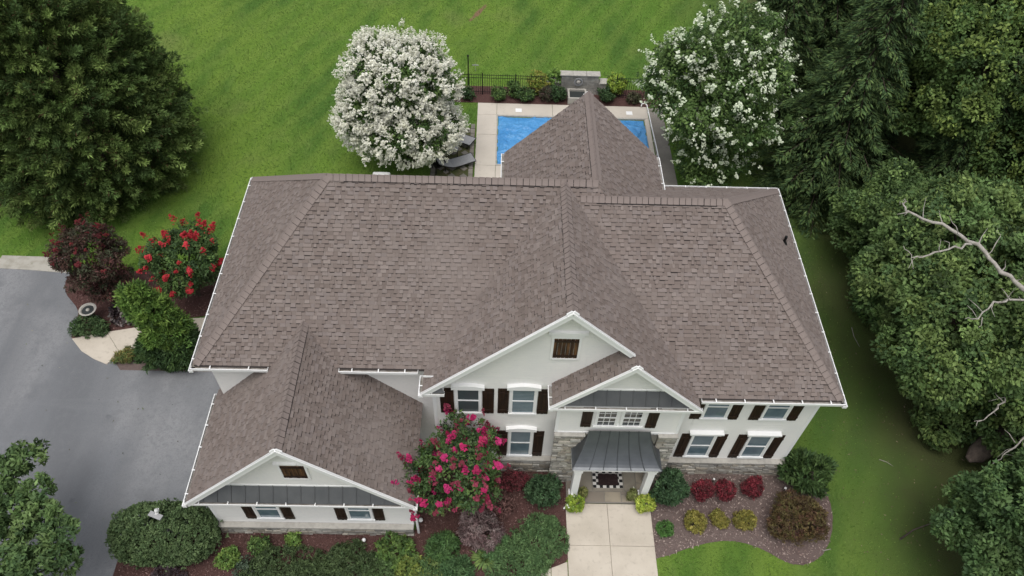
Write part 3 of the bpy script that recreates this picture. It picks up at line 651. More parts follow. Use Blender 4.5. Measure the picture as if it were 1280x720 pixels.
# --- porch: door, flagstone floor, posts, beam, bell-cast canopy
dr = MB().box(3.55, 12.42, .16, 4.65, 12.50, 2.35).obj('front_door', M['shutter'], house)
MB().box(3.42, 12.40, .16, 3.54, 12.515, 2.47).box(4.66, 12.40, .16, 4.78, 12.515, 2.47).box(3.42, 12.40, 2.36, 4.78, 12.515, 2.47).obj('door_frame', M['trim'], dr)
for z0 in (.35, 1.35): MB().box(3.72, 12.405, z0, 4.48, 12.419, z0+.8).obj('door_panel', M['shutter_worn'], dr)
pf = MB().box(2.66, 11.15, -.05, 5.62, 12.41, .085).obj('porch_floor', M['mortar'], house)
xs = [2.68, 3.12, 3.52, 4.18, 4.72, 5.18, 5.6]
for (x0, y0, x1, y1) in ((2.68, 11.17, 3.3, 11.58), (3.3, 11.17, 4.02, 11.58), (4.02, 11.17, 4.62, 11.58), (4.62, 11.17, 5.15, 11.45), (5.15, 11.17, 5.6, 11.58), (2.68, 11.58, 3.1, 12.05), (3.1, 11.58, 3.62, 12.4), (2.68, 12.05, 3.1, 12.4),
                         (3.62, 11.58, 4.25, 12.0), (4.25, 11.58, 4.75, 12.0), (3.62, 12.0, 4.3, 12.4), (4.3, 12.0, 4.75, 12.4), (4.62, 11.45, 5.15, 11.58), (4.75, 11.58, 5.2, 12.4), (5.2, 11.58, 5.6, 11.92), (5.2, 11.92, 5.6, 12.4)):
    c = random.choice([(.31, .27, .205), (.26, .235, .19), (.34, .30, .235), (.22, .19, .155)])
    mb = MB().box(x0+.015, y0+.015, .08, x1-.015, y1-.015, .10+random.uniform(0, .008)); mb.c = [c]*8; mb.obj('flagstone', M['flag'], pf)
for x in (2.88, 5.36):
    ps = MB().box(x-.12, 11.28, .1, x+.12, 11.52, 2.36).obj('porch_post', M['trim'], house)
    MB().box(x-.16, 11.24, .1, x+.16, 11.56, .32).obj('post_base', M['trim'], ps); MB().box(x-.15, 11.25, 2.2, x+.15, 11.55, 2.355).obj('post_capital', M['trim'], ps)
MB().box(2.68, 11.25, 2.365, 5.54, 11.53, 2.62).obj('porch_beam', M['trim'], house)
for x in (2.70, 5.30): MB().box(x, 11.531, 2.365, x+.22, 12.06, 2.615).obj('porch_beam', M['trim'], house)
cn = MB().box(2.62, 11.19, 2.622, 5.60, 12.06, 2.67).obj('porch_canopy', M['trim'], house)
XM = 4.11; ns = 10
def cpt(s_, fx):
    """s from the top edge at the wall (0) to the eave (1), fx -1..1 across"""
    hw = .99+.50*(s_**1.15); return Vector((XM+fx*hw, 11.98-.84*s_, 2.685+1.12*(1-s_)**1.55))
seams = [-1, -.62, -.31, .0, .31, .62, 1]
for i in range(6):
    mb = MB()
    for k in range(ns):
        a_, b_ = k/ns, (k+1)/ns; q = [cpt(b_, seams[i]), cpt(b_, seams[i+1]), cpt(a_, seams[i+1]), cpt(a_, seams[i])]; mb.poly(q); mb.poly([p-Vector((0, 0, .02)) for p in reversed(q)])
    mb.obj('metal_panel', M['dark_metal'], cn)
    if i: MB().tube([cpt(k/ns, seams[i])+Vector((0, -.004, .012)) for k in range(ns+1)], [.016]*(ns+1), 5).obj('standing_seam', M['dark_metal'], cn)
for sg in (-1, 1):
    mb = MB()
    for k in range(ns):
        p, q = cpt(k/ns, sg), cpt((k+1)/ns, sg); p2, q2 = Vector((p.x, 11.98, p.z)), Vector((q.x, 11.98, q.z))
        mb.poly([p, q, q2, p2] if sg > 0 else [q, p, p2, q2])
    mb.obj('metal_panel', M['dark_metal'], cn)
    MB().tube([cpt(k/ns, sg)+Vector((0, 0, .008)) for k in range(ns+1)], [.02]*(ns+1), 5).obj('hip_seam', M['dark_metal'], cn)
for x in (10.40,): MB().tube([(-2.5, 10.0, 0), (-2.5, 10.0, 3.0)], [.045, .045], 8).obj('downspout', M['trim'], house)

# ------------------------------------------------------------------ porch things
rug = MB().box(3.64, 11.70, .108, 4.72, 12.38, .116).obj('plaid_rug', M['rugwhite'], None, label='black and white buffalo check rug on the flagstone porch floor', cat='rug')
for i in range(9):
    for j in range(6):
        if (i+j) % 2 == 0: MB().box(3.64+.12*i+.002, 11.70+.1133*j+.002, .1161, 3.64+.12*(i+1)-.002, 11.70+.1133*(j+1)-.002, .1185).obj('check', M['rugblack'], rug)
MB().box(3.84, 11.80, .119, 4.56, 12.24, .135).obj('door_mat', M['matbrown'], None, label='dark brown coir door mat lying on the checked rug', cat='door mat')
def planter(x, y, r, h, cols, label, flowers=None, seed=1, z=.1):
    t = thing('planter', label, 'planter', (x, y, z)); MB().lathe([(r*.62, 0), (r*.9, h), (r, h+.03), (r*.8, h+.03), (r*.8, h-.03)], n=16).obj('pot', M['terra'], t)
    C, D = lobes_to_clumps([((0, 0, h+.12), (r*1.1, r*1.1, .22)), ((r*.5, -r*.3, h+.05), (r*.6, r*.6, .2)), ((-r*.5, -r*.4, h+.02), (r*.6, r*.6, .22))], .08, .06, zmin=-.05)
    piece('foliage', leaf_clumps('foliage', C, D, .08, 10, .09, .05, cols, M['leaf'], .3), t)
    if flowers:
        q = R.choice(len(C), flowers, replace=False); piece('blossom', leaf_clumps('blossom', C[q]+D[q]*.07, D[q], .05, 12, .05, .05, [(.8, .8, .76)], M['bloom'], 0, 1, .3, .6), t)['kind'] = 'stuff'
    return t
lime = [(.17, .23, .03), (.23, .28, .05), (.12, .19, .03)]
planter(2.92, 10.98, .27, .30, lime, 'planter of lime foliage with white flowers by the post nearest the pink crape myrtle', 9, z=.06)
planter(5.40, 11.02, .29, .30, [(.22, .27, .04), (.27, .30, .06), (.14, .20, .03)], 'planter of yellow green foliage at the post nearest the red barberries', None, z=.06)
planter(3.22, 11.40, .13, .18, [(.15, .15, .04), (.10, .12, .03)], 'small pot of olive foliage beside the white flowering planter', None)
planter(4.98, 11.36, .15, .18, [(.14, .15, .045), (.10, .12, .03)], 'small pot of olive foliage beside the yellow green planter', 3)

# ------------------------------------------------------------------ pool terrace
pd = link('pool_deck', None, kind='structure')
xd = [-1.22, -.18, 2.83, 5.4, 7.82, 8.02]; yd = [22.5, 25.6, 28.9, 31.3, 32.95, 33.95]
px0, px1, py0, py1 = -.12, 7.76, 29.0, 32.84
for i in range(4):
    for j in range(5):
        x0, x1, y0, y1 = xd[i], (xd[i+1] if i < 3 else 8.02), yd[j], yd[j+1]
        if j in (2, 3) and i >= 1: continue
        bevel(slab([(x0+.007, y0+.007), (x1-.007, y0+.007), (x1-.007, y1-.007), (x0+.007, y1-.007)], -.05, .06).obj('concrete_slab', M['deckconc'], pd), .01)
bevel(slab([(7.78, 28.9), (8.02, 28.9), (8.02, 32.95), (7.78, 32.95)], -.05, .06).obj('concrete_slab', M['deckconc'], pd), .01)
cp = MB()
pool = thing('swimming_pool', 'swimming pool under a wrinkled bright blue cover behind the house', 'pool', (0, 0, 0))
for nm, q in (('coping', (px0-.07, py0-.1, px1+.07, py0)), ('coping', (px0-.07, py1, px1+.07, py1+.1)), ('coping', (px0-.07, py0, px0, py1)), ('coping', (px1, py0, px1+.018, py1))):
    MB().box(q[0], q[1], .0, q[2], q[3], .075).obj(nm, M['cast'], pool)
gx, gy = 120, 64; xs_ = np.linspace(px0+.005, px1-.005, gx); ys_ = np.linspace(py0+.005, py1-.005, gy); XX, YY = np.meshgrid(xs_, ys_)
ZZ = .022+0*XX
for _ in range(110):
    ax, ay = R.uniform(px0, px1), R.uniform(py0, py1); th = R.choice([0, math.pi/2, R.uniform(0, 3.14)])+R.normal(0, .15); l = R.uniform(.4, 1.8); wd = R.uniform(.03, .09)
    du = (XX-ax)*math.cos(th)+(YY-ay)*math.sin(th); dv = -(XX-ax)*math.sin(th)+(YY-ay)*math.cos(th)+.15*np.sin(du*3)
    ZZ += R.uniform(.02, .07)*np.exp(-(dv/wd)**2)*np.exp(-(du/l)**4)
edge = np.minimum(np.minimum(XX-px0, px1-XX), np.minimum(YY-py0, py1-YY)); ZZ -= .03*np.exp(-edge/.12)
b = MB(); b.v = list(zip(XX.ravel(), YY.ravel(), ZZ.ravel())); b.c = [None]*len(b.v); b.f = [(j*gx+i, j*gx+i+1, (j+1)*gx+i+1, (j+1)*gx+i) for j in range(gy-1) for i in range(gx-1)]
b.obj('pool_cover', M['pool'], pool, True)
for x in (1.0, 7.0): bevel(MB().box(x-.17, 33.2, .062, x+.17, 33.5, .085).obj('skimmer_lid', M['trim'], None, label='white square skimmer lid on the pool deck '+('near the fence end' if x < 3 else 'beside the roof ridge and white rail'), cat='skimmer lid'), .01)
rl = thing('pool_rail', 'thin white rail along the edge of the pool deck below the flowering tree', 'rail', (0, 0, 0))
MB().tube([(7.98, 33.8, .28), (8.03, 32, .28), (8.09, 30.5, .28), (8.14, 28.5, .28)], [.03]*4, 8).obj('rail_bar', M['trim'], rl)
MB().tube([(7.98, 33.8, .28), (7.9, 33.95, .30), (7.72, 33.93, .28), (7.68, 33.8, .2)], [.03]*4, 8).obj('rail_end', M['trim'], rl)
for i in range(5): MB().tube([(8.0+.035*i, 33.4-1.15*i, 0), (8.0+.035*i, 33.4-1.15*i, .27)], [.018, .018], 6).obj('rail_post', M['trim'], rl)
sheet('grey_path', [(8.12, 22), (8.95, 22), (8.9, 28), (8.85, 33.9), (8.05, 33.9)], .02, M['greyconc'])
# patio of diamond pavers with grass joints
sheet('mulch_bed', [(-3.6, 34.0), (8.9, 34.0), (8.9, 35.5), (-3.6, 35.5)], .016, M['mulch'])
sheet('patio_ground', [(-3.42, 27.0), (-1.28, 27.0), (-1.28, 31.85), (-3.42, 31.85)], .012, mat('patio_joint', (.075, .085, .03), .95, noise=[(3, (.12, .10, .06), .45, .7), (20, (.05, .07, .02), .5, .8)]))
pt = link('patio', None, kind='structure')
def paver(pts):
    c = random.choice([(.24, .22, .19), (.29, .265, .23), (.20, .185, .16)]); b = slab(pts, 0, .04); b.c = [c]*len(b.v); b.obj('paver', M['flag'], pt)
y = 27.1
while y < 31.8:
    for x0 in (-3.40, -1.53): paver([(x0+.01, y), (x0+.22, y), (x0+.22, y+.36), (x0+.01, y+.36)])
    y += .39
for i in range(3):
    for j in range(8):
        cx, cy = -2.92+.58*i, 27.5+.58*j
        if R.random() < .62: paver([(cx-.19, cy), (cx, cy-.19), (cx+.19, cy), (cx, cy+.19)])
        if R.random() < .4 and cx+.29 < -1.7: paver([(cx+.29-.15, cy+.29), (cx+.29, cy+.29-.15), (cx+.29+.15, cy+.29), (cx+.29, cy+.29+.15)])
for j in range(5): paver([(-3.1+.32*j, 31.45), (-2.82+.32*j, 31.45), (-2.82+.32*j, 31.75), (-3.1+.32*j, 31.75)])
def lounger(x, y, rz, label):
    t = thing('sun_lounger', label, 'sun lounger', (x, y, .04), None, rz)
    prof = [(-.95, .30), (-.2, .26), (.25, .27), (.55, .42), (.98, .72)]
    b = MB()
    for (p, q) in zip(prof[:-1], prof[1:]): b.prism([(p[0], -.31, p[1]), (q[0], -.31, q[1]), (q[0], -.31, q[1]+.035), (p[0], -.31, p[1]+.035)], (0, .62, 0))
    b.obj('sling', M['sling'], t)
    for s_ in (-1, 1):
        MB().tube([(p[0], s_*.335, p[1]+.015) for p in prof], [.024]*5, 6).obj('side_rail', M['darkframe'], t)
        for px in (-.8, .5): MB().tube([(px, s_*.33, 0), (px, s_*.33, .30)], [.022, .02], 6).obj('leg', M['darkframe'], t)
    MB().tube([(-.95, -.335, .315), (-.95, .335, .315)], [.024]*2, 6).obj('foot_rail', M['darkframe'], t)
lounger(-2.2, 30.75, math.radians(152), 'grey sling sun lounger on the patio partly under the white blossoms')
lounger(-2.15, 28.75, math.radians(205), 'grey sling sun lounger on the patio beside the roof ridge')
tb = thing('side_table', 'small dark square side table between the two sun loungers', 'table', (-2.35, 29.75, .04))
MB().box(-.27, -.27, .40, .27, .27, .43).obj('tabletop', M['sling'], tb)
for sx in (-1, 1):
    for sy in (-1, 1): MB().box(sx*.23-.02, sy*.23-.02, 0, sx*.23+.02, sy*.23+.02, .399).obj('leg', M['darkframe'], tb)
ch = thing('patio_chair', 'dark patio chair low behind the roof ridge next to a lounger', 'chair', (-3.0, 28.5, .04), None, .5)
bevel(MB().box(-.28, -.28, .36, .28, .28, .42).obj('seat', M['darkframe'], ch), .02); MB().prism([(-.28, .25, .42), (.28, .25, .42), (.28, .38, .9), (-.28, .38, .9)], (0, .04, 0)).obj('backrest', M['darkframe'], ch)
for sx in (-1, 1):
    for sy in (-1, 1): MB().box(sx*.25-.02, sy*.25-.02, 0, sx*.25+.02, sy*.25+.02, .359).obj('leg', M['darkframe'], ch)
    MB().box(sx*.28-.03, -.28, .56, sx*.28+.03, .26, .60).obj('armrest', M['darkframe'], ch)
# white rounded unit behind the main ridge
hp = thing('heat_pump', 'white rounded utility unit behind the ridge under the white blossom tree', 'utility unit', (-5.55, 26.6, 0))
bevel(MB().box(-.42, -.35, .1, .42, .35, 1.25).obj('casing', M['white'], hp), .09, 4); MB().box(-.5, -.42, 0, .5, .42, .09).obj('base_pad', M['cast'], hp); MB().lathe([(.27, 0), (.27, .02), (.05, .035)], (0, 0, 1.251), 18).obj('fan_grille', M['white'], hp)
# black iron fence
def fence(xa, xb, y, label):
    f = thing('iron_fence', label, 'fence', (xa, y, 0)); L_ = xb-xa
    for z in (.18, 1.08, 1.26): MB().box(0, -.011, z, L_, .011, z+.02).obj('rail', M['iron'], f)
    n = int(L_/.12); pm = MB().box(-.009, -.009, .05, .009, .009, 1.34).mesh('picket', M['iron'])
    for i in range(n+1): piece('picket', pm, f, Matrix.Translation((i*L_/n, .0235 if False else 0, 0)))
    for i in range(int(L_/1.8)+1): MB().box(i*1.8-.022, -.022, 0, i*1.8+.022, .022, 1.40).obj('post', M['iron'], f)
fence(-4.6, 2.4, 34.75, 'black iron picket fence between the white blossom tree and the fountain wall')
fence(6.3, 9.6, 34.75, 'black iron picket fence running from the fountain wall under the sparser white tree')
po = thing('lamp_post', 'tall thin dark post standing at the iron fence beside the white blossom tree', 'post', (-1.75, 34.6, 0))
MB().tube([(0, 0, 0), (0, 0, 2.5)], [.035, .03], 8).obj('post_shaft', M['iron'], po); MB().lathe([(.05, 0), (.06, .06), (.02, .1)], (0, 0, 2.5), 8).obj('finial', M['iron'], po)
gs = thing('garden_stake', 'small grey cross shaped stake in the back lawn beyond the fence', 'garden stake', (-1.45, 36.9, 0))
MB().tube([(0, 0, 0), (0, 0, .55)], [.012, .01], 6).obj('stake', M['sling'], gs); MB().box(-.18, -.02, .38, .18, .02, .42).obj('cross_arm', M['sling'], gs)
# fountain wall
fw = thing('fountain_wall', 'grey stone fountain wall with round face ornament at the head of the pool', 'fountain', (4.3, 35.0, 0))
def block_wall(x0, x1, y0, y1, z1, par, rows, cols_):
    bk = MB().box(x0+.02, y0+.02, 0, x1-.02, y1-.02, z1-.01).obj('wall_core', M['mortar'], par)
    for r_ in range(rows):
        off = .5*(r_ % 2)
        for c_ in range(cols_+1):
            a0 = x0+(x1-x0)*(c_-off)/cols_; a1 = a0+(x1-x0)/cols_; a0, a1 = max(a0, x0), min(a1, x1)
            if a1-a0 < .05: continue
            g = random.choice([(.33, .315, .285), (.27, .26, .235), (.38, .365, .33)]); b = MB().box(a0+.006, y0-random.uniform(0, .02), z1*r_/rows+.006, a1-.006, y1, z1*(r_+1)/rows-.006); b.c = [g]*8; b.obj('stone_block', M['greystone'], par)
block_wall(-1.0, 1.05, 0, .32, 1.2, fw, 6, 5)
block_wall(-1.75, -1.01, -.05, .35, .75, fw, 3, 2); block_wall(1.06, 2.0, -.05, .35, .75, fw, 3, 2)
for x0, x1 in ((-1.08, -.38), (-.37, .36), (.37, 1.12)): bevel(MB().box(x0, -.06, 1.205, x1, .38, 1.27).obj('cap_stone', M['cast'], fw), .015)
for x0, x1 in ((-1.8, -1.1), (1.13, 2.05)): bevel(MB().box(x0, -.1, .755, x1, .4, .82).obj('cap_stone', M['cast'], fw), .015)
orn = MB()
for i in range(16):
    an = 2*math.pi*i/16; an2 = 2*math.pi*(i+1)/16
    orn.beam((-.05+.21*math.cos(an), -.05, .85+.21*math.sin(an)), (-.05+.21*math.cos(an2), -.05, .85+.21*math.sin(an2)), .07, .06, (0, 1, 0))
om = orn.obj('ornament_ring', M['sling'], fw); MB().lathe([(.13, 0), (.12, .05), (.06, .1)], (0, 0, 0), 14).obj('ornament_face', M['cast'], om).matrix_local = Matrix.Translation((-.05, -.02, .85)) @ Matrix.Rotation(math.pi/2, 4, 'X')
MB().box(-.62, -.95, 0, .42, -.85, .42).box(-.62, -.15, 0, .42, -.05, .42).box(-.62, -.849, 0, -.52, -.151, .42).box(.32, -.849, 0, .42, -.151, .42).obj('basin', M['cast'], fw)
MB().box(-.518, -.848, 0, .318, -.152, .3).obj('basin_water', M['soil'], fw)

# ------------------------------------------------------------------ drive and bed things
bb = thing('bird_bath', 'pale round concrete bird bath under the burgundy shrub beside the driveway', 'bird bath', (-16.66, 18.82, 0))
MB().lathe([(.20, 0), (.20, .06), (.09, .12), (.07, .5), (.12, .58)], n=16).obj('pedestal', M['cast'], bb)
MB().lathe([(.10, .581), (.30, .66), (.345, .72), (.27, .72), (.22, .66), (.02, .65)], n=24).obj('bowl', M['cast'], bb); MB().lathe([(.235, .675), (.235, .681)], n=24).obj('bowl_water', M['soil'], bb)
MB().lathe([(.08, .682), (.07, .72), (.02, .76)], n=12).obj('bowl_ornament', M['cast'], bb)
ln = thing('garden_lantern', 'white headed grey lamp rising out of the clipped oval hedge', 'lamp', (-10.75, 9.75, 0))
MB().tube([(0, 0, 0), (0, 0, 1.95)], [.035, .03], 8).obj('lamp_pole', M['sling'], ln)
MB().beam((-.26, .02, 1.92), (.20, -.16, 1.98), .17, .035).obj('lamp_arm', M['sling'], ln)
MB().tube([(-.02, 0, 1.95), (.04, .03, 2.12), (.1, .05, 2.2)], [.07, .085, .03], 8).obj('lamp_head', M['trim'], ln, True)
for x, y, r, lb in ((-4.32, 9.62, .07, 'small white globe path light in the mulch in front of the garage'), (-2.45, 10.35, .08, 'small white valve cap at the foot of the garage corner'), (8.05, 12.05, .045, 'tiny white marker among the red barberry bushes'), (10.6, 11.75, .05, 'tiny white marker in the mulch at the house corner')):
    t = thing('path_light', lb, 'path light', (x, y, 0)); MB().tube([(0, 0, 0), (0, 0, .2)], [.015, .015], 6).obj('light_stake', M['iron'], t); MB().lathe([(r*.3, .2), (r, .2+r*.5), (r, .2+r), (r*.5, .2+r*1.6)], n=12).obj('light_globe', M['trim'], t, True)
def stick(pts, r, label, m='deadwood'):
    b = MB(); b.tube(pts, list(np.linspace(r, r*.5, len(pts))), 6); b.obj('fallen_stick', M[m], None, True, label=label, cat='stick')
stick([(14.3, 10.0, .04), (14.9, 10.35, .05), (15.7, 10.62, .05)], .035, 'long grey fallen stick on the grass below the leafy branch', 'log')
stick([(14.5, 13.05, .03), (14.75, 12.95, .04), (14.95, 12.78, .03)], .018, 'short pale twig on the shaded lawn east of the house')
stick([(15.2, 19.2, .03), (15.15, 18.7, .05), (15.25, 18.2, .03)], .018, 'thin pale bent twig in the litter at the edge of the wood')
stick([(11.45, 9.55, .05), (11.6, 9.58, .07), (11.75, 9.62, .05)], .022, 'short white twig beside the round brown barberry bush')

# ------------------------------------------------------------------ trees
GRN = [(.050, .095, .022), (.066, .120, .026), (.036, .075, .020), (.082, .135, .030)]
DGR = [(.026, .055, .018), (.036, .070, .022), (.020, .044, .016), (.046, .082, .024)]
LIM = [(.095, .165, .028), (.125, .195, .032), (.070, .135, .024)]
BLG = [(.032, .068, .026), (.044, .086, .034), (.024, .054, .022)]
def broadleaf(name, label, base, c, r, cols, seed, n=14, lr=(.3, .48), spacing=.52, cr=.46, per=46, Ln=.22, Wd=.12, group=None, tr=.22, cat='tree', zlo=-.45, inner=.25, droop=.2, var=.2, extra=None):
    t = thing(name, label, cat, (base[0], base[1], 0), group); lc = (c[0]-base[0], c[1]-base[1], c[2])
    L_ = lobed(lc, r, n, lr, seed, .85, zlo)
    if extra: L_ += lobed(extra[0], extra[1], n, lr, seed+1, .85, zlo)
    C, D = lobes_to_clumps(L_, spacing, cr, inner, zmin=.25)
    piece('crown', leaf_clumps('crown', C, D, cr, per, Ln, Wd, cols, M['leaf'], droop, var=var), t)
    piece('trunk', trunk_mesh((0, 0, 0), [(l[0], .03) for l in L_[:8]], tr, M['bark']), t)
    return t, C, D
def panicles(t, C, D, count, size, cols, per=22, bias=None, upmin=-.3, lift=.75, crr=.3, slim=1.):
    w_ = np.ones(len(C))*(D[:, 2] > upmin)
    if bias is not None: w_ = w_*bias(C)
    q = R.choice(len(C), count, replace=count > .6*(w_ > 0).sum(), p=w_/w_.sum())
    P = C[q]+D[q]*crr*lift+rnd(len(q))*crr*.4; Dd = norm(D[q]+np.array([0, 0, .5])+rnd(len(q))*.35)
    n = len(q); k = np.repeat(np.arange(n), per); s_ = size*R.uniform(.7, 1.25, n)[k]
    h = R.random(len(k)); off = rnd(len(k))*((1-h)*.42*slim+.08)[:, None]*s_[:, None]
    pos = P[k]+Dd[k]*(h*s_)[:, None]+off; A = norm(off+Dd[k]*.4*s_[:, None]); N = norm(A+rnd(len(k))*.6+Dd[k]*.5)
    Nb = norm(Dd[k]+rnd(len(k))*.55+np.array([0, 0, .4])); A = norm(np.cross(Nb, rnd(len(k))))
    me = leafmesh('blossom', pos-A*(s_*.17)[:, None], Nb, A, s_*.36, s_*.36, palette(cols, n, k, .08), M['bloom'], .1)
    o = piece('blossom', me, t); o['kind'] = 'stuff'; return o
WHT = [(.50, .495, .43), (.51, .505, .455), (.465, .465, .386)]
t, C, D = broadleaf('crape_myrtle', 'dense round crape myrtle smothered in white blossom beside the pool patio', (-4.5, 29.0), (-4.75, 28.9, 2.75), (2.75, 2.5, 2.15), GRN, 3, 22, (.20, .30), .31, .32, 20, .16, .085, zlo=-.7, inner=.12, extra=((-.1, .1, 4.7), (2.45, 2.3, 2.4)))
panicles(t, C, D, 17000, .175, WHT, 8, upmin=-.85, crr=.40, slim=.6)
t, C, D = broadleaf('crape_myrtle', 'loose white flowering crape myrtle shading the path behind the house', (10.3, 28.6), (9.95, 28.6, 4.9), (3.05, 3.1, 4.7), GRN, 9, 22, (.24, .38), .48, .44, 32, .18, .09, zlo=-.85, tr=.11)
panicles(t, C, D, 1150, .24, [(.42, .455, .35), (.47, .50, .40), (.33, .38, .27)], 12, upmin=-.6, crr=.46)
t, C, D = broadleaf('crape_myrtle', 'pink flowering crape myrtle between the garage roof and the front windows', (-1.1, 11.0), (-1.15, 11.0, 3.2), (1.65, 1.5, 1.95), DGR+GRN, 12, 18, (.18, .30), .34, .24, 22, .13, .06, tr=.06, zlo=-.6, inner=.2)
PNK = [(.28, .02, .08), (.33, .03, .115), (.22, .017, .055), (.30, .026, .095)]
panicles(t, C, D, 80, .23, PNK, 40, upmin=-.2, crr=.32)
panicles(t, C, D, 85, .22, [(.17, .024, .045), (.21, .025, .055), (.13, .02, .032)], 18, upmin=-.6, crr=.25)
t, C, D = broadleaf('crape_myrtle', 'burgundy leaved crape myrtle beside the bird bath at the drive', (-16.2, 19.7), (-16.2, 19.95, 2.4), (1.35, 1.3, 1.95), [(.060, .026, .022), (.048, .024, .020), (.048, .040, .024), (.08, .028, .025), (.040, .050, .024)], 21, 16, (.18, .32), .26, .24, 28, .13, .05, tr=.05, zlo=-.7)
panicles(t, C, D, 34, .20, [(.085, .012, .014), (.12, .015, .016), (.06, .012, .013)], 20, bias=lambda P: np.clip(P[:, 2]-2.6, 0, 9), crr=.25)
t, C, D = broadleaf('crape_myrtle', 'scarlet flowering crape myrtle beside the left eave of the house', (-12.7, 20.2), (-12.7, 20.2, 2.2), (1.6, 1.5, 1.45), GRN+DGR, 27, 12, (.3, .46), .26, .24, 24, .13, .055, tr=.05, zlo=-.6)
panicles(t, C, D, 60, .25, [(.28, .010, .016), (.36, .015, .025), (.24, .009, .014)], 46, upmin=-.2, crr=.26)
# columnar golden arborvitae by the side walk
t = thing('golden_conifer', 'yellow green pyramidal conifer standing between side walk and driveway', 'conifer', (-12.75, 17.1, 0))
L_ = [((.1, 0, .8), (1.05, 1.0, .85)), ((.1, 0, 1.7), (.9, .85, 1.0)), ((-.05, .1, 2.7), (.66, .62, 1.0)), ((-.25, .1, 3.6), (.38, .38, .75)), ((-.85, .35, 3.3), (.36, .36, .5)), ((-.6, .2, 2.6), (.5, .45, .6)), ((.5, -.3, 1.2), (.65, .65, .8)), ((-.5, -.3, .9), (.65, .65, .7))]
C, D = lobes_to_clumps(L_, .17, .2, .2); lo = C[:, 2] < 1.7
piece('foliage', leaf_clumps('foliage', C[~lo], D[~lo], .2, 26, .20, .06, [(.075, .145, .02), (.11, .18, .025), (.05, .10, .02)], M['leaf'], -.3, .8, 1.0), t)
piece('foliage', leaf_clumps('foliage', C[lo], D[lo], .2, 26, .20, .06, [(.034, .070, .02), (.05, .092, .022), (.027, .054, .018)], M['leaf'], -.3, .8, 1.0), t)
piece('trunk', trunk_mesh((0, 0, 0), [((-.1, 0, 3.6), .02)], .1, M['bark']), t)

# big rounded evergreen at the back lawn
def dense_conifer(label, base, prof, cols, seed, per=125, spacing=.66, Ln=.21, Wd=.055, cr=.46):
    """prof: list of (z, radius); scaly sprays over a lumpy surface of revolution"""
    g = np.random.default_rng(seed); t = thing('evergreen_tree', label, 'tree', (base[0], base[1], 0))
    zs = np.array([p[0] for p in prof]); rs = np.array([p[1] for p in prof]); Cs, Ds = [], []
    z = zs[0]
    zz = []; 
    while z < zs[-1]:
        r = np.interp(z, zs, rs); n = max(3, int(2*math.pi*r/spacing)); th = (np.arange(n)+g.random(n)*.9)/n*2*math.pi
        lump = 1+.05*np.sin(3*th+z*.9)+.04*np.sin(7*th-z*1.7)+g.normal(0, .085, n); rr_ = r*lump
        Cs.append(np.stack([rr_*np.cos(th), rr_*np.sin(th), z+g.normal(0, .16, n)], 1)); sl_ = (np.interp(z-.4, zs, rs)-np.interp(z+.4, zs, rs))/.8
        Ds.append(norm(np.stack([np.cos(th), np.sin(th), np.full(n, np.clip(sl_, -.3, 2.2))], 1))); z += spacing*.62
    C, D = np.concatenate(Cs), np.concatenate(Ds); C = np.concatenate([C, C*np.array([.84, .84, .97]), C[::2]*np.array([.66, .66, .95])]); D = np.concatenate([D, D, D[::2]])
    n = len(C); k = np.repeat(np.arange(n), per); nn = len(k)
    ax = norm(D*1.0+np.array([0, 0, .1])+R.normal(0, .30, (n, 3))); s_ = R.random(nn); sp = rnd(nn); ax_k = ax[k]; side = norm(sp-ax_k*(sp*ax_k).sum(1, keepdims=True))
    ln_ = cr*R.uniform(.7, 1.5, n)[k]; P = C[k]+ax_k*((s_*1.8-.9)*ln_)[:, None]+side*((1.05-s_)*.62*ln_*R.random(nn)**.5)[:, None]
    A = norm(ax_k*.9+side*.8+np.array([0, 0, .15])+rnd(nn)*.3); N = norm(np.cross(A, rnd(nn))+D[k]*.7)
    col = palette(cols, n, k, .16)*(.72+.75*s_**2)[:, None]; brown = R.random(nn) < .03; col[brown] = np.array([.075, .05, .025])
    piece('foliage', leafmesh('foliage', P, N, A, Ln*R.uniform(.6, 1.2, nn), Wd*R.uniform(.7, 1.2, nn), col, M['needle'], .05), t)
    piece('trunk', trunk_mesh((0, 0, 0), [((.1, 0, zs[-1]*.6), .05)], .30, M['bark']), t); return t
dense_conifer('huge rounded dark evergreen standing on the back lawn beyond the driveway', (-19.3, 27.9), [(.2, 3.5), (1.2, 4.2), (3.0, 4.35), (5.0, 4.05), (7.0, 3.45), (9.0, 2.6), (11.0, 1.5), (12.6, .3)],
              [(.052, .088, .020), (.072, .116, .024), (.038, .066, .018), (.092, .132, .028)], 5)
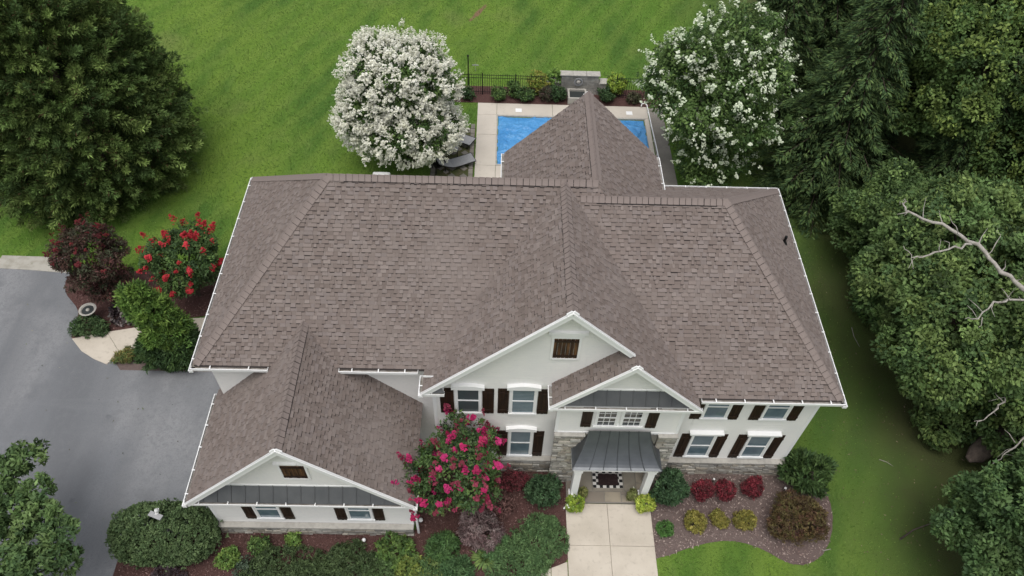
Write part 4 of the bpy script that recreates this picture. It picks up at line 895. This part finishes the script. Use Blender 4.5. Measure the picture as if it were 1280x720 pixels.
# tiered hemlocks
def hemlock_mesh(h, r0, cols, seed):
    g = np.random.default_rng(seed); Ps, As, Ns, Ls, Cc = [], [], [], [], []; cols = np.array([lin(c) for c in cols]); tb_ = MB()
    z = .6
    while z < h:
        f = 1-z/h; ln_ = r0*(f**.8)*g.uniform(.75, 1.12)+.25; nb = 7 if f > .3 else 5; a0 = g.random()*6.28
        for i in range(nb):
            an = a0+6.283*i/nb+g.normal(0, .2); l = ln_*g.uniform(.75, 1.15); d = np.array([math.cos(an), math.sin(an), 0]); sd = np.array([-d[1], d[0], 0]); n = int(125*l)+16
            s_ = g.random(n)**.75; lat = g.uniform(-1, 1, n); wv = .42*l*np.sin(np.clip(s_*1.05, 0, 1)*math.pi*.86+.25)**1.0*(1.02-s_*.55)
            p = np.array([0, 0, z])+d*(s_*l)[:, None]+sd*(lat*wv)[:, None]; p[:, 2] += .12*l*s_-.42*l*s_**2-.10*np.abs(lat)*l*.4+g.normal(0, .05, n)
            A = norm(d*.8+sd*np.sign(lat)[:, None]*.7+np.array([0, 0, -.25])+g.normal(0, .2, (n, 3))); N = norm(np.array([0, 0, 1.])+g.normal(0, .35, (n, 3)))
            c = cols[g.integers(0, len(cols), n)]*g.uniform(.75, 1.25)*(1+.15*g.normal(size=(n, 1)))
            tip = s_ > .82; c[tip] = c[tip]*1.45
            Ps.append(p); As.append(A); Ns.append(N); Ls.append(g.uniform(.13, .30, n)); Cc.append(c)
            tb_.tube([(0, 0, z), tuple(d*l*.5+np.array([0, 0, z-.04*l])), tuple(d*l*.9+np.array([0, 0, z-.25*l]))], [.04, .025, .01], 4)
        z += g.uniform(.26, .40)
    P, A, N, L_ = np.concatenate(Ps), np.concatenate(As), np.concatenate(Ns), np.concatenate(Ls)
    fol = leafmesh('foliage', P, N, A, L_, L_*.24, np.concatenate(Cc)*1.5, M['needle'], .05); tb_.tube([(0, 0, 0), (0, 0, h*.96)], [.26, .03], 8)
    return fol, tb_.mesh('trunk', M['bark'], True)
HEM = [(.030, .052, .020), (.042, .070, .024), (.022, .040, .017), (.054, .080, .027)]
hm = [hemlock_mesh(12.5, 3.4, HEM, 4), hemlock_mesh(13.5, 3.2, HEM, 8)]
for i, (x, y, s_, rz, lb) in enumerate(((15.6, 27.6, 1.0, .3, 'dark tiered hemlock behind the loose white crape myrtle at the lawn edge'), (17.6, 31.0, 1.05, 2.1, 'dark tiered hemlock set back between the white crape myrtle and broadleaf trees'),
                                        (13.6, 33.6, .92, 4.0, 'dark hemlock rising directly behind the top of the loose white crape myrtle'), (16.8, 36.0, 1.08, 1.2, 'dark hemlock at the far back corner of the lawn'), (19.8, 25.2, .78, 5.2, 'shorter dark hemlock squeezed under the broadleaf trees'),
                                        (21.5, 35.0, 1.1, .9, 'tall dark hemlock deep in the wood behind the broadleaf trees'))):
    t = thing('hemlock_tree', lb, 'tree', (x, y, 0), None, rz); t.scale = (s_, s_, s_); piece('foliage', hm[i % 2][0], t); piece('trunk', hm[i % 2][1], t)
WOOD = [(.058, .106, .030), (.076, .130, .034), (.044, .084, .026), (.098, .152, .036), (.118, .170, .040)]
broadleaf('broadleaf_tree', 'large broadleaf tree with the bleached dead limb across its crown', (18.4, 17.4), (17.9, 17.2, 4.2), (4.7, 4.8, 4.4), WOOD, 31, 26, (.20, .36), .46, .42, 62, .17, .10, tr=.28, zlo=-.55)
broadleaf('broadleaf_tree', 'tall broadleaf tree with yellowish tips standing among the hemlocks', (21.8, 27.5), (21.6, 27.6, 6.9), (4.7, 4.7, 5.6), [(.055, .10, .022), (.075, .125, .024), (.11, .155, .026), (.04, .08, .02)], 33, 24, (.20, .36), .48, .44, 60, .17, .10, tr=.28, zlo=-.5)
broadleaf('broadleaf_tree', 'low leafy broadleaf tree over the lawn beside the fallen stick', (17.6, 7.6), (17.0, 8.6, 3.3), (2.9, 2.8, 2.9), [(.052, .100, .030), (.066, .120, .036), (.040, .082, .028), (.085, .145, .04)], 35, 18, (.22, .38), .38, .34, 50, .17, .085, tr=.16, zlo=-.5)
broadleaf('broadleaf_tree', 'shaded broadleaf tree between the dead trunk and the low leafy tree', (21.6, 12.6), (20.6, 13.6, 2.2), (3.0, 3.6, 2.5), WOOD, 37, 18, (.22, .38), .46, .42, 54, .17, .10, tr=.2)
broadleaf('broadleaf_tree', 'broadleaf tree in the wood behind the dead limb', (25.6, 22.0), (25.4, 22.2, 6.2), (4.8, 4.8, 5.2), WOOD, 39, 20, (.22, .38), .54, .48, 54, .18, .11, tr=.26)
broadleaf('broadleaf_tree', 'broadleaf tree deep in the wood behind the yellowish tree', (27.5, 30.5), (27.3, 30.6, 6.6), (5.2, 5.2, 5.6), WOOD, 41, 16, (.26, .42), .66, .56, 36, .26, .15, tr=.26)
broadleaf('broadleaf_tree', 'farthest broadleaf tree of the wood beyond the hemlocks', (25.5, 39.5), (25.3, 39.6, 6.6), (5.6, 5.6, 6.0), WOOD, 43, 16, (.26, .42), .7, .6, 34, .28, .16, tr=.26)
broadleaf('broadleaf_tree', 'small dark broadleaf sapling at the lawn edge under the dead limb tree', (17.0, 22.6), (17.0, 22.6, 2.8), (2.5, 2.4, 2.9), WOOD[:4], 45, 12, (.24, .4), .42, .38, 46, .16, .09, tr=.1)
t = thing('oak_tree', 'small oak overhanging the lower corner of the driveway', 'tree', (-16.4, 6.6, 0))
OW = [(-14.8, 10.95, .55), (-15.2, 10.4, .55), (-15.3, 9.7, .6), (-13.95, 9.75, .5), (-14.5, 9.35, .55), (-13.4, 9.0, .45), (-14.2, 8.8, .5), (-12.75, 8.45, .5), (-12.5, 7.85, .45), (-13.2, 7.5, .6), (-14.0, 7.8, .55), (-15.0, 8.6, .6), (-14.6, 7.1, .7), (-13.6, 6.8, .6)]
L_ = [((x+16.4, y-6.6, 3.3+.25*math.sin(3*i)), (r_, r_*.9, r_*.75)) for i, (x, y, r_) in enumerate(OW)]+[((0, 0, 4.4), (1.1, 1.0, .9)), ((.9, .6, 4.0), (.9, .9, .8))]
C, D = lobes_to_clumps(L_, .30, .22, .1, .4); piece('crown', leaf_clumps('crown', C, D, .24, 34, .20, .08, [(.058, .105, .030), (.075, .130, .034), (.042, .082, .026), (.10, .155, .045)], M['leaf'], .2), t)
piece('trunk', trunk_mesh((0, 0, 0), [(l[0], .02) for l in L_[::2]]+[((0, 0, 4.2), .06)], .13, M['bark']), t)
shrub('understory_bush', 'leafy green undergrowth at the wood edge above the fallen trunk', 'bush', (17.3, 14.4), (1.5, 1.3), 1.6, WOOD, .18, .09, .30, .28, 18, None, 8, 140)
shrub('understory_bush', 'sparse dark undergrowth on the litter between fallen trunk and low leafy tree', 'bush', (17.3, 11.0), (1.1, .9), 1.2, WOOD, .18, .09, .32, .28, 14, None, 8, 141)
shrub('understory_bush', 'dark undergrowth below the broadleaf tree facing the house wall', 'bush', (16.0, 20.2), (.9, 1.2), 1.3, DGR+GRN, .18, .09, .32, .28, 14, None, 8, 142)
# dead standing tree with bleached limbs
dt = thing('dead_tree', 'bleached leafless dead tree reaching over the broadleaf crown', 'dead tree', (20.6, 12.9, 0))
LT = .62
def limb(pts, r0, r1, nm='limb'):
    P = [np.array(p, float)-np.array([20.6, 12.9, 0]) for p in pts]; Q = []; k = 4 if nm != 'twig' else 3
    for i in range(len(P)-1):
        for j in range(k): Q.append(P[i]+(P[i+1]-P[i])*j/k+(R.normal(0, .03, 3) if (i or j) else 0))
    Q.append(P[-1]); rad = np.linspace(r0, r1, len(Q))*LT*R.uniform(.85, 1.15, len(Q))
    o_ = MB().tube([tuple(q) for q in Q], list(rad), 8).obj(nm, M['deadwood'], dt, True)
    if nm == 'limb':
        for i in range(2, len(Q)-1, 2):
            d = norm((Q[i+1]-Q[i])+rnd(1)[0]*.35); l = R.uniform(.2, .6); q = Q[i]+d*l*.5+R.normal(0, .05, 3)
            MB().tube([tuple(Q[i]), tuple(q), tuple(q+d*l*.5+R.normal(0, .08, 3))], [rad[i]*.45, .011, .006], 5).obj('twig', M['deadwood'], o_, True)
    return o_
limb([(20.6, 12.9, 0), (20.3, 13.0, 2.5), (19.3, 13.3, 5.2), (17.6, 13.8, 7.4), (16.2, 14.4, 8.35)], .30, .12, 'trunk')
limb([(16.2, 14.4, 8.35), (15.25, 14.95, 8.75), (14.75, 15.75, 8.95), (13.9, 16.6, 9.0), (12.95, 17.05, 9.05), (12.9, 17.35, 9.1), (13.05, 17.5, 9.1)], .12, .022)
limb([(12.95, 17.05, 9.05), (12.55, 16.9, 9.1)], .03, .014, 'twig')
limb([(14.6, 15.85, 8.93), (13.8, 15.6, 9.0), (12.75, 15.15, 9.05), (12.45, 15.15, 9.05), (12.3, 15.55, 9.1)], .06, .014)
limb([(16.3, 14.3, 8.3), (15.0, 13.75, 8.8), (14.25, 13.5, 9.0), (13.6, 12.85, 9.0), (13.2, 12.85, 9.05)], .07, .014)
limb([(13.75, 12.95, 9.0), (13.5, 12.6, 9.0)], .025, .01, 'twig'); limb([(15.0, 13.75, 8.8), (14.75, 14.05, 9.0)], .035, .012, 'twig')
limb([(14.3, 16.2, 8.98), (14.2, 16.9, 9.1)], .028, .01, 'twig'); limb([(14.9, 15.4, 8.9), (15.4, 15.9, 9.2), (15.35, 16.2, 9.3)], .025, .008, 'twig'); limb([(13.4, 15.45, 9.02), (13.6, 15.9, 9.05)], .02, .008, 'twig')
limb([(19.3, 13.3, 5.2), (18.0, 13.9, 4.7), (16.9, 13.0, 4.6), (16.2, 12.5, 4.55), (15.5, 12.0, 4.5)], .09, .016); limb([(16.7, 12.85, 4.6), (16.4, 13.1, 4.8)], .03, .01, 'twig')
limb([(20.4, 12.95, 2.0), (18.9, 12.6, 3.3), (17.6, 12.1, 3.6), (16.6, 11.4, 3.7), (16.0, 11.0, 3.6)], .08, .016); limb([(17.2, 11.9, 3.65), (17.0, 12.35, 3.7)], .03, .01, 'twig')
fl = MB(); lp = [(17.3, 12.75, .75), (17.7, 12.9, .95), (18.3, 13.2, 1.3), (19.0, 13.5, 1.7), (20.2, 14.1, 2.2), (22.5, 15.2, 2.5)]; fl.tube(lp, [.10, .30, .40, .43, .46, .5], 14)
fl.v = [(x+.05*math.sin(9*x+3*z), y+.06*math.sin(7*y+5*z), z+.07*math.sin(8*x+4*y)) for x, y, z in fl.v]
fl.obj('fallen_log', M['log'], None, True, label='thick brown fallen trunk leaning out of the shade beneath the dead limbs', cat='log')

# ------------------------------------------------------------------ bed planting
RED = [(.13, .012, .02), (.19, .018, .03), (.09, .012, .018), (.06, .02, .02)]
for i, (x, y, s_) in enumerate(((7.5, 11.55, .40), (8.38, 11.55, .38), (9.38, 11.66, .40))):
    shrub('barberry_bush', ('small crimson barberry bush next to the tall dark upright shrub', 'small crimson barberry bush between two others with a white marker beside it', 'small crimson barberry bush closest to the spiky laurel at the house corner')[i], 'bush', (x, y), s_, .85, RED, .07, .035, .10, .10, 18, 'crimson barberries under the windows', 5, 50+i)
YEL = [(.16, .145, .02), (.22, .195, .025), (.12, .12, .02), (.18, .15, .03)]
for i, (x, y, r_, lb) in enumerate(((7.15, 10.42, .44, 'widest of the three golden spirea mounds in the pale mulch bed'), (7.99, 10.58, .31, 'smallest and sparsest golden spirea mound between two larger ones'), (8.86, 10.55, .40, 'golden spirea mound next to the big round brown bush'))):
    shrub('spirea_bush', lb, 'bush', (x, y), r_, .52, YEL, .08, .03, .09, .09, 16, 'golden mounds in the bed', 5, 60+i, zc=.35)
shrub('low_shrub', 'little bright green mound beside the front walk edge in the pale mulch', 'bush', (6.02, 10.22), .33, .42, [(.05, .13, .025), (.07, .16, .03), (.04, .10, .02)], .07, .03, .09, .08, 16, None, 5, 70, zc=.35)
shrub('upright_shrub', 'tall dark green upright shrub by the porch post at the pale mulch bed', 'bush', (6.25, 11.38), (.52, .5), 1.75, BLG, .12, .05, .13, .13, 18, None, 8, 71, var=.22)
shrub('broad_shrub', 'dark green broad shrub between the stone pier and the spreading green ground cover', 'bush', (1.85, 11.30), (.66, .6), 1.05, BLG, .13, .05, .14, .14, 14, None, 8, 72, var=.25)
shrub('barberry_bush', 'loose dull red barberry under the lower front window', 'bush', (.75, 11.7), (.55, .42), .95, [(.11, .018, .025), (.075, .018, .02), (.15, .02, .03), (.05, .02, .018)], .07, .03, .14, .13, 14, None, 6, 73)
shrub('barberry_bush', 'big round rusty brown barberry at the outer end of the pale mulch bed', 'bush', (10.55, 10.4), (1.0, .95), 1.5, [(.075, .055, .018), (.095, .065, .022), (.055, .036, .018), (.085, .075, .022), (.07, .03, .02)], .08, .035, .12, .12, 16, None, 10, 74, zc=.42)
shrub('laurel_bush', 'spiky dark green laurel at the far front corner of the house', 'bush', (11.3, 12.1), (.9, .85), 1.6, [(.045, .085, .022), (.06, .105, .026), (.032, .064, .02)], .26, .07, .22, .18, 12, None, 10, 75, droop=-.4, out=1.2)
shrub('laceleaf_maple', 'weeping purple grey laceleaf maple mound in the front bed', 'bush', (-.4, 10.0), (.85, .8), 1.05, [(.125, .082, .08), (.165, .112, .106), (.095, .055, .055), (.20, .155, .145)], .16, .03, .14, .14, 16, None, 8, 76, droop=1.0, zc=.4)
shrub('laceleaf_maple', 'thin reddish brown maple sprays below the pink crape myrtle', 'bush', (.25, 10.95), (.75, .5), .7, [(.12, .06, .05), (.085, .042, .036), (.15, .075, .065)], .14, .03, .18, .15, 11, None, 6, 77, droop=.8, zc=.4)
shrub('juniper', 'bright green spreading ground juniper along the front walk', 'ground cover', (1.6, 9.7), (1.1, 1.0), .36, [(.072, .135, .045), (.095, .165, .055), (.055, .11, .038)], .10, .032, .11, .12, 16, None, 14, 78, zc=.3, droop=-.2)
shrub('juniper', 'lower lobe of green spreading juniper at the bend of the front walk', 'ground cover', (.8, 8.85), (1.2, .85), .34, [(.072, .135, .045), (.095, .165, .055), (.055, .11, .038)], .10, .032, .11, .12, 16, None, 14, 79, zc=.3, droop=-.2)
def blades(name, label, cat, x, y, r_, h, n, cols, wd=.05):
    t = thing(name, label, cat, (x, y, 0)); th = R.uniform(0, 6.283, n); le = R.uniform(.5, 1.1, n); d = np.stack([np.cos(th), np.sin(th), 0*th], 1)
    P0 = d*(R.random((n, 1))*r_*.25); A1 = norm(d*.6+np.array([0, 0, 1.1])+R.normal(0, .15, (n, 3))); Pm = P0+A1*(le*h*.75)[:, None]; A2 = norm(d*1.1+np.array([0, 0, -.25])+R.normal(0, .15, (n, 3)))
    P = np.concatenate([P0, Pm-A1*.04]); A = np.concatenate([A1, A2]); L_ = np.concatenate([le*h*.85, le*r_*.8]); N = norm(np.cross(np.cross(A, np.array([0, 0, 1.])+R.normal(0, .05, A.shape)), A))
    c = palette(cols, n); piece('foliage', leafmesh('foliage', P, N, A, L_, wd, np.concatenate([c, c*1.1]), M['leaf']), t); return t
blades('daylily', 'arching lime green daylily clump between the juniper and the leafy green plants', 'plant', -.2, 9.1, .42, .4, 170, [(.09, .15, .03), (.13, .19, .04), (.06, .11, .025)])
shrub('daylily', 'broad mass of strappy green leaves under the laceleaf maple', 'plant', (-1.6, 9.35), (.62, .5), .6, [(.05, .11, .03), (.07, .14, .035), (.04, .085, .025)], .24, .04, .14, .14, 14, None, 8, 80, zc=.35, droop=.5, out=.9)
shrub('daylily', 'lower mass of strappy green leaves beside the lime daylily', 'plant', (-1.15, 8.6), (.65, .5), .5, [(.045, .10, .035), (.06, .12, .04)], .22, .04, .14, .14, 14, None, 8, 81, zc=.35, droop=.5, out=.9)
shrub('perennial', 'bright green leafy perennial patch at the garage front corner', 'plant', (-3.25, 9.3), (.72, .6), .55, LIM+GRN, .15, .07, .17, .15, 12, None, 8, 82, zc=.35)
shrub('perennial', 'yellowish leafy patch touching the strappy tuft near the garage corner', 'plant', (-2.65, 8.75), (.5, .5), .5, [(.16, .20, .03), (.12, .17, .03), (.08, .13, .025)], .14, .06, .17, .15, 11, None, 6, 83, zc=.35)
JUN = [(.046, .074, .026), (.058, .090, .030), (.036, .060, .022)]
shrub('juniper', 'wide dark green clipped juniper mound in the bed before the garage', 'ground cover', (-6.55, 8.75), (1.5, .85), .5, JUN, .10, .035, .12, .11, 16, None, 10, 84, zc=.35)
shrub('juniper', 'narrower dark green juniper mound next to the white path light', 'ground cover', (-4.65, 8.75), (.95, .85), .5, JUN, .10, .035, .12, .11, 16, None, 8, 85, zc=.35)
shrub('perennial', 'small lime leaved plant on the mulch behind the wide juniper', 'plant', (-6.7, 9.62), .26, .4, LIM, .13, .07, .15, .12, 12, None, 4, 86, zc=.4)
shrub('perennial', 'green twiggy plant at the left end of the wide juniper', 'plant', (-7.75, 9.35), (.42, .4), .55, GRN, .11, .05, .16, .13, 11, None, 5, 87, zc=.4)
shrub('perennial', 'lime green bush in the mulch near the end of the oval hedge', 'plant', (-8.75, 8.95), (.42, .4), .55, LIM, .10, .05, .14, .12, 14, None, 5, 88, zc=.4)
shrub('perennial', 'grey green low plant beside the lime green bush', 'plant', (-8.05, 8.6), (.45, .4), .4, [(.06, .085, .055), (.045, .07, .042)], .10, .04, .15, .12, 12, None, 5, 92, zc=.35)
shrub('spent_shrub', 'dusky purple twiggy shrub in the mulch below the oval hedge', 'bush', (-10.55, 8.45), (.65, .5), .5, [(.055, .038, .045), (.04, .028, .03), (.075, .055, .06)], .14, .04, .16, .14, 10, None, 6, 89, zc=.35, droop=.3)
hd = thing('clipped_hedge', 'large clipped oval green hedge between driveway and garage', 'hedge', (-10.85, 9.55, 0))
L_ = [((0, 0, .78), (1.72, 1.02, .98)), ((-.65, 0, .75), (1.12, .98, .95)), ((.65, 0, .75), (1.12, .98, .95))]
C, D = lobes_to_clumps(L_, .105, .1, .12, rag=.3); piece('foliage', leaf_clumps('foliage', C, D, .10, 15, .085, .045, [(.060, .098, .034), (.078, .120, .042), (.046, .080, .028)], M['leaf'], var=.16, upb=.6), hd)
piece('stem', trunk_mesh((0, 0, 0), [((x, random.uniform(-.4, .4), 1.0), .01) for x in (-1.2, -.6, 0, .6, 1.2)], .05, M['bark'], 'stem'), hd)
shrub('low_shrub', 'sprawling green shrub at the drive edge beneath the bird bath', 'bush', (-16.6, 18.3), (.8, .62), .6, [(.04, .075, .024), (.055, .095, .03), (.03, .06, .02)], .12, .05, .16, .15, 12, None, 8, 90, zc=.35)
shrub('coral_bells', 'dark purple leaved plant with pale leaf edges beside the bird bath', 'plant', (-15.35, 18.95), (.85, .55), .55, [(.035, .025, .028), (.05, .036, .038), (.16, .14, .13), (.028, .022, .024)], .14, .11, .17, .16, 10, None, 6, 91, zc=.35, var=.3)
shrub('low_shrub', 'little yellow flowered green tuft at the mouth of the side walk', 'bush', (-14.75, 16.95), (.48, .38), .5, [(.06, .10, .025), (.09, .12, .03), (.16, .13, .03)], .12, .04, .14, .13, 12, None, 5, 93, zc=.35)
shrub('coral_bells', 'purplish low plants in the mulch under the scarlet crape myrtle', 'plant', (-11.4, 20.4), (.8, .6), .4, [(.05, .028, .03), (.07, .04, .045), (.03, .05, .02)], .12, .07, .17, .15, 10, None, 6, 94, zc=.35)
# pool bed
for i, (x, y, r_, h, cols, lb) in enumerate((
    (-2.9, 34.3, .5, .8, DGR, 'dark shrub at the fence hidden against the dense white crape myrtle'), (-1.75, 34.35, .42, .7, DGR, 'dark round shrub at the foot of the tall thin post'), (-.1, 34.35, .45, .75, GRN, 'round green boxwood alone along the middle of the iron fence'),
    (1.35, 34.35, .5, .8, DGR+GRN, 'green shrub against the fence near the skimmer lid'), (.7, 34.7, .45, .9, GRN, 'loose green shrub just inside the fence between two round ones'), (2.5, 34.3, .42, .85, [(.05, .03, .025), (.06, .05, .03), (.04, .05, .025)], 'reddish brown shrub before the low wing of the fountain wall'),
    (3.05, 34.35, .45, 1.0, DGR, 'dark pointed shrub right beside the fountain basin'), (5.75, 34.4, .42, .95, DGR, 'dark shrub beyond the roof peak against the fountain wing'), (7.3, 34.4, .4, .55, [(.05, .045, .025), (.06, .07, .03)], 'brownish small shrub by the fence under the loose crape myrtle'),
    (2.05, 35.0, .6, 1.35, [(.10, .16, .03), (.17, .20, .04), (.22, .20, .05)], 'tall yellow flowering shrub at the end of the iron fence'), (2.95, 35.15, .42, 1.5, [(.11, .20, .03), (.15, .24, .035), (.07, .14, .025)], 'lime green shrub growing beside the fountain wall'), (6.35, 35.1, .6, 1.4, [(.15, .21, .03), (.20, .25, .04), (.09, .15, .03)], 'golden green shrub at the far wing of the fountain wall'))):
    shrub('garden_shrub', lb, 'bush', (x, y), r_, h, cols, .13, .06, .17, .15, 12, None, 6, 100+i)

# ------------------------------------------------------------------ ground texture geometry
def inside(poly, X, Y_):
    P = np.array(poly); r_ = np.zeros(len(X), bool); j = len(P)-1
    for i in range(len(P)):
        c = ((P[i, 1] > Y_) != (P[j, 1] > Y_)) & (X < (P[j, 0]-P[i, 0])*(Y_-P[i, 1])/(P[j, 1]-P[i, 1]+1e-12)+P[i, 0]); r_ ^= c; j = i
    return r_
def chips(name, poly, per, cols, box, m='chip'):
    x0, y0, x1, y1 = box; n = int(per*(x1-x0)*(y1-y0)); X = R.uniform(x0, x1, n); Yc = R.uniform(y0, y1, n); k = inside(poly, X, Yc); X, Yc = X[k], Yc[k]; n = len(X)
    A = norm(np.stack([R.normal(size=n), R.normal(size=n), R.normal(0, .25, n)], 1)); N = norm(np.stack([R.normal(0, .4, n), R.normal(0, .4, n), np.ones(n)], 1))
    me = leafmesh(name, np.stack([X, Yc, R.uniform(.02, .04, n)], 1), N, A, R.uniform(.05, .13, n), R.uniform(.02, .045, n), palette(cols, n, None, .2), M[m]); link(name, me, None, kind='stuff', label=None)
MC = [(.075, .036, .032), (.11, .06, .052), (.05, .026, .022), (.14, .085, .075)]; MP = [(.13, .095, .085), (.19, .15, .135), (.08, .055, .05), (.24, .195, .17)]
chips('mulch_chips', bed_front, 150, MC, (-12.3, 7.5, 2.6, 12.6)); chips('mulch_chips', bed_right, 150, MP, (5.6, 9, 12.3, 13)); chips('mulch_chips', bed_left, 120, MC, (-18.5, 17.8, -9.1, 21.7))
hard = [drive, bed_left, bed_low, bed_front, bed_right, first, [(2.5, 5), (5.7, 5), (5.7, 12.6), (2.5, 12.6)], [(-9.4, 9.9), (10.5, 9.9), (10.5, 21.2), (-9.4, 21.2)], [(-1.3, 21), (8.97, 21), (8.97, 34), (-1.3, 34)], [(-3.45, 27), (-1.2, 27), (-1.2, 31.9), (-3.45, 31.9)], [(-3.6, 34), (8.9, 34), (8.9, 35.6), (-3.6, 35.6)], [up_e[1], *lo_e[1:], *up_e[:0:-1]], [(-21.95, 21.4), (-18.7, 21.3), (-18.8, 22.2), (-21.9, 22.2)]]
def grass(n, box, h):
    x0, y0, x1, y1 = box; X = R.uniform(x0, x1, n); Yg = R.uniform(y0, y1, n); k = np.ones(n, bool)
    for p in hard: k &= ~inside(p, X, Yg)
    k &= R.random(n) > np.clip((X-11.0)/4.0, 0, .97)
    X, Yg = X[k], Yg[k]; n = len(X); A = norm(np.stack([R.normal(0, .55, n), R.normal(0, .55, n), np.ones(n)], 1)); N = norm(np.stack([R.normal(size=n), R.normal(size=n), .6*np.ones(n)], 1))
    link('grass', leafmesh('grass', np.stack([X, Yg, np.zeros(n)], 1), N, A, h*R.uniform(.5, 1.2, n), h*.42, palette([(.080, .150, .022), (.105, .178, .027), (.062, .124, .019), (.13, .188, .040)], n, None, .14), M['grass']), None, kind='stuff')
grass(150000, (-26, 21, 16, 46), .085); grass(60000, (5.6, 6, 17, 30), .075)

dl = [(-30, 8), (-12.6, 8), (-12.6, 9.2), (-9.6, 10.6), (-9.6, 16.0), (-15.2, 16.1), (-17.6, 18.2), (-19, 20.9), (-30, 21)]
chips('driveway_litter', dl, .55, [(.03, .028, .025), (.05, .045, .03), (.16, .15, .12), (.10, .13, .04)], (-22, 8, -9.6, 21))
chips('lawn_litter', [(12.5, 6), (18, 6), (18.5, 26), (12.8, 26)], 4.5, [(.10, .07, .045), (.16, .12, .08), (.06, .045, .03)], (12.4, 6, 18.5, 26))

for i, (x, y, rx, ry, cols, lb) in enumerate(((-5.65, 8.5, 1.0, .7, JUN, 'flat olive ground cover filling the gap between the two dark junipers'), (-3.75, 8.6, .7, .6, [(.055, .10, .03), (.07, .12, .035), (.045, .08, .025)], 'flat mid green ground cover between juniper and leafy perennials'),
                                              (-2.1, 8.55, .8, .6, [(.05, .105, .035), (.07, .13, .04), (.11, .15, .035)], 'flat leafy ground cover between the yellowish patch and strappy leaves'), (-7.6, 8.45, .8, .55, JUN, 'flat dark ground cover at the hedge end of the wide juniper'), (.1, 9.45, .7, .5, [(.058, .125, .040), (.078, .155, .050)], 'green ground cover tongue reaching under the laceleaf maple'))):
    shrub('ground_cover', lb, 'ground cover', (x, y), (rx, ry), .34, cols, .11, .04, .12, .12, 14, None, 10, 160+i, zc=.3)
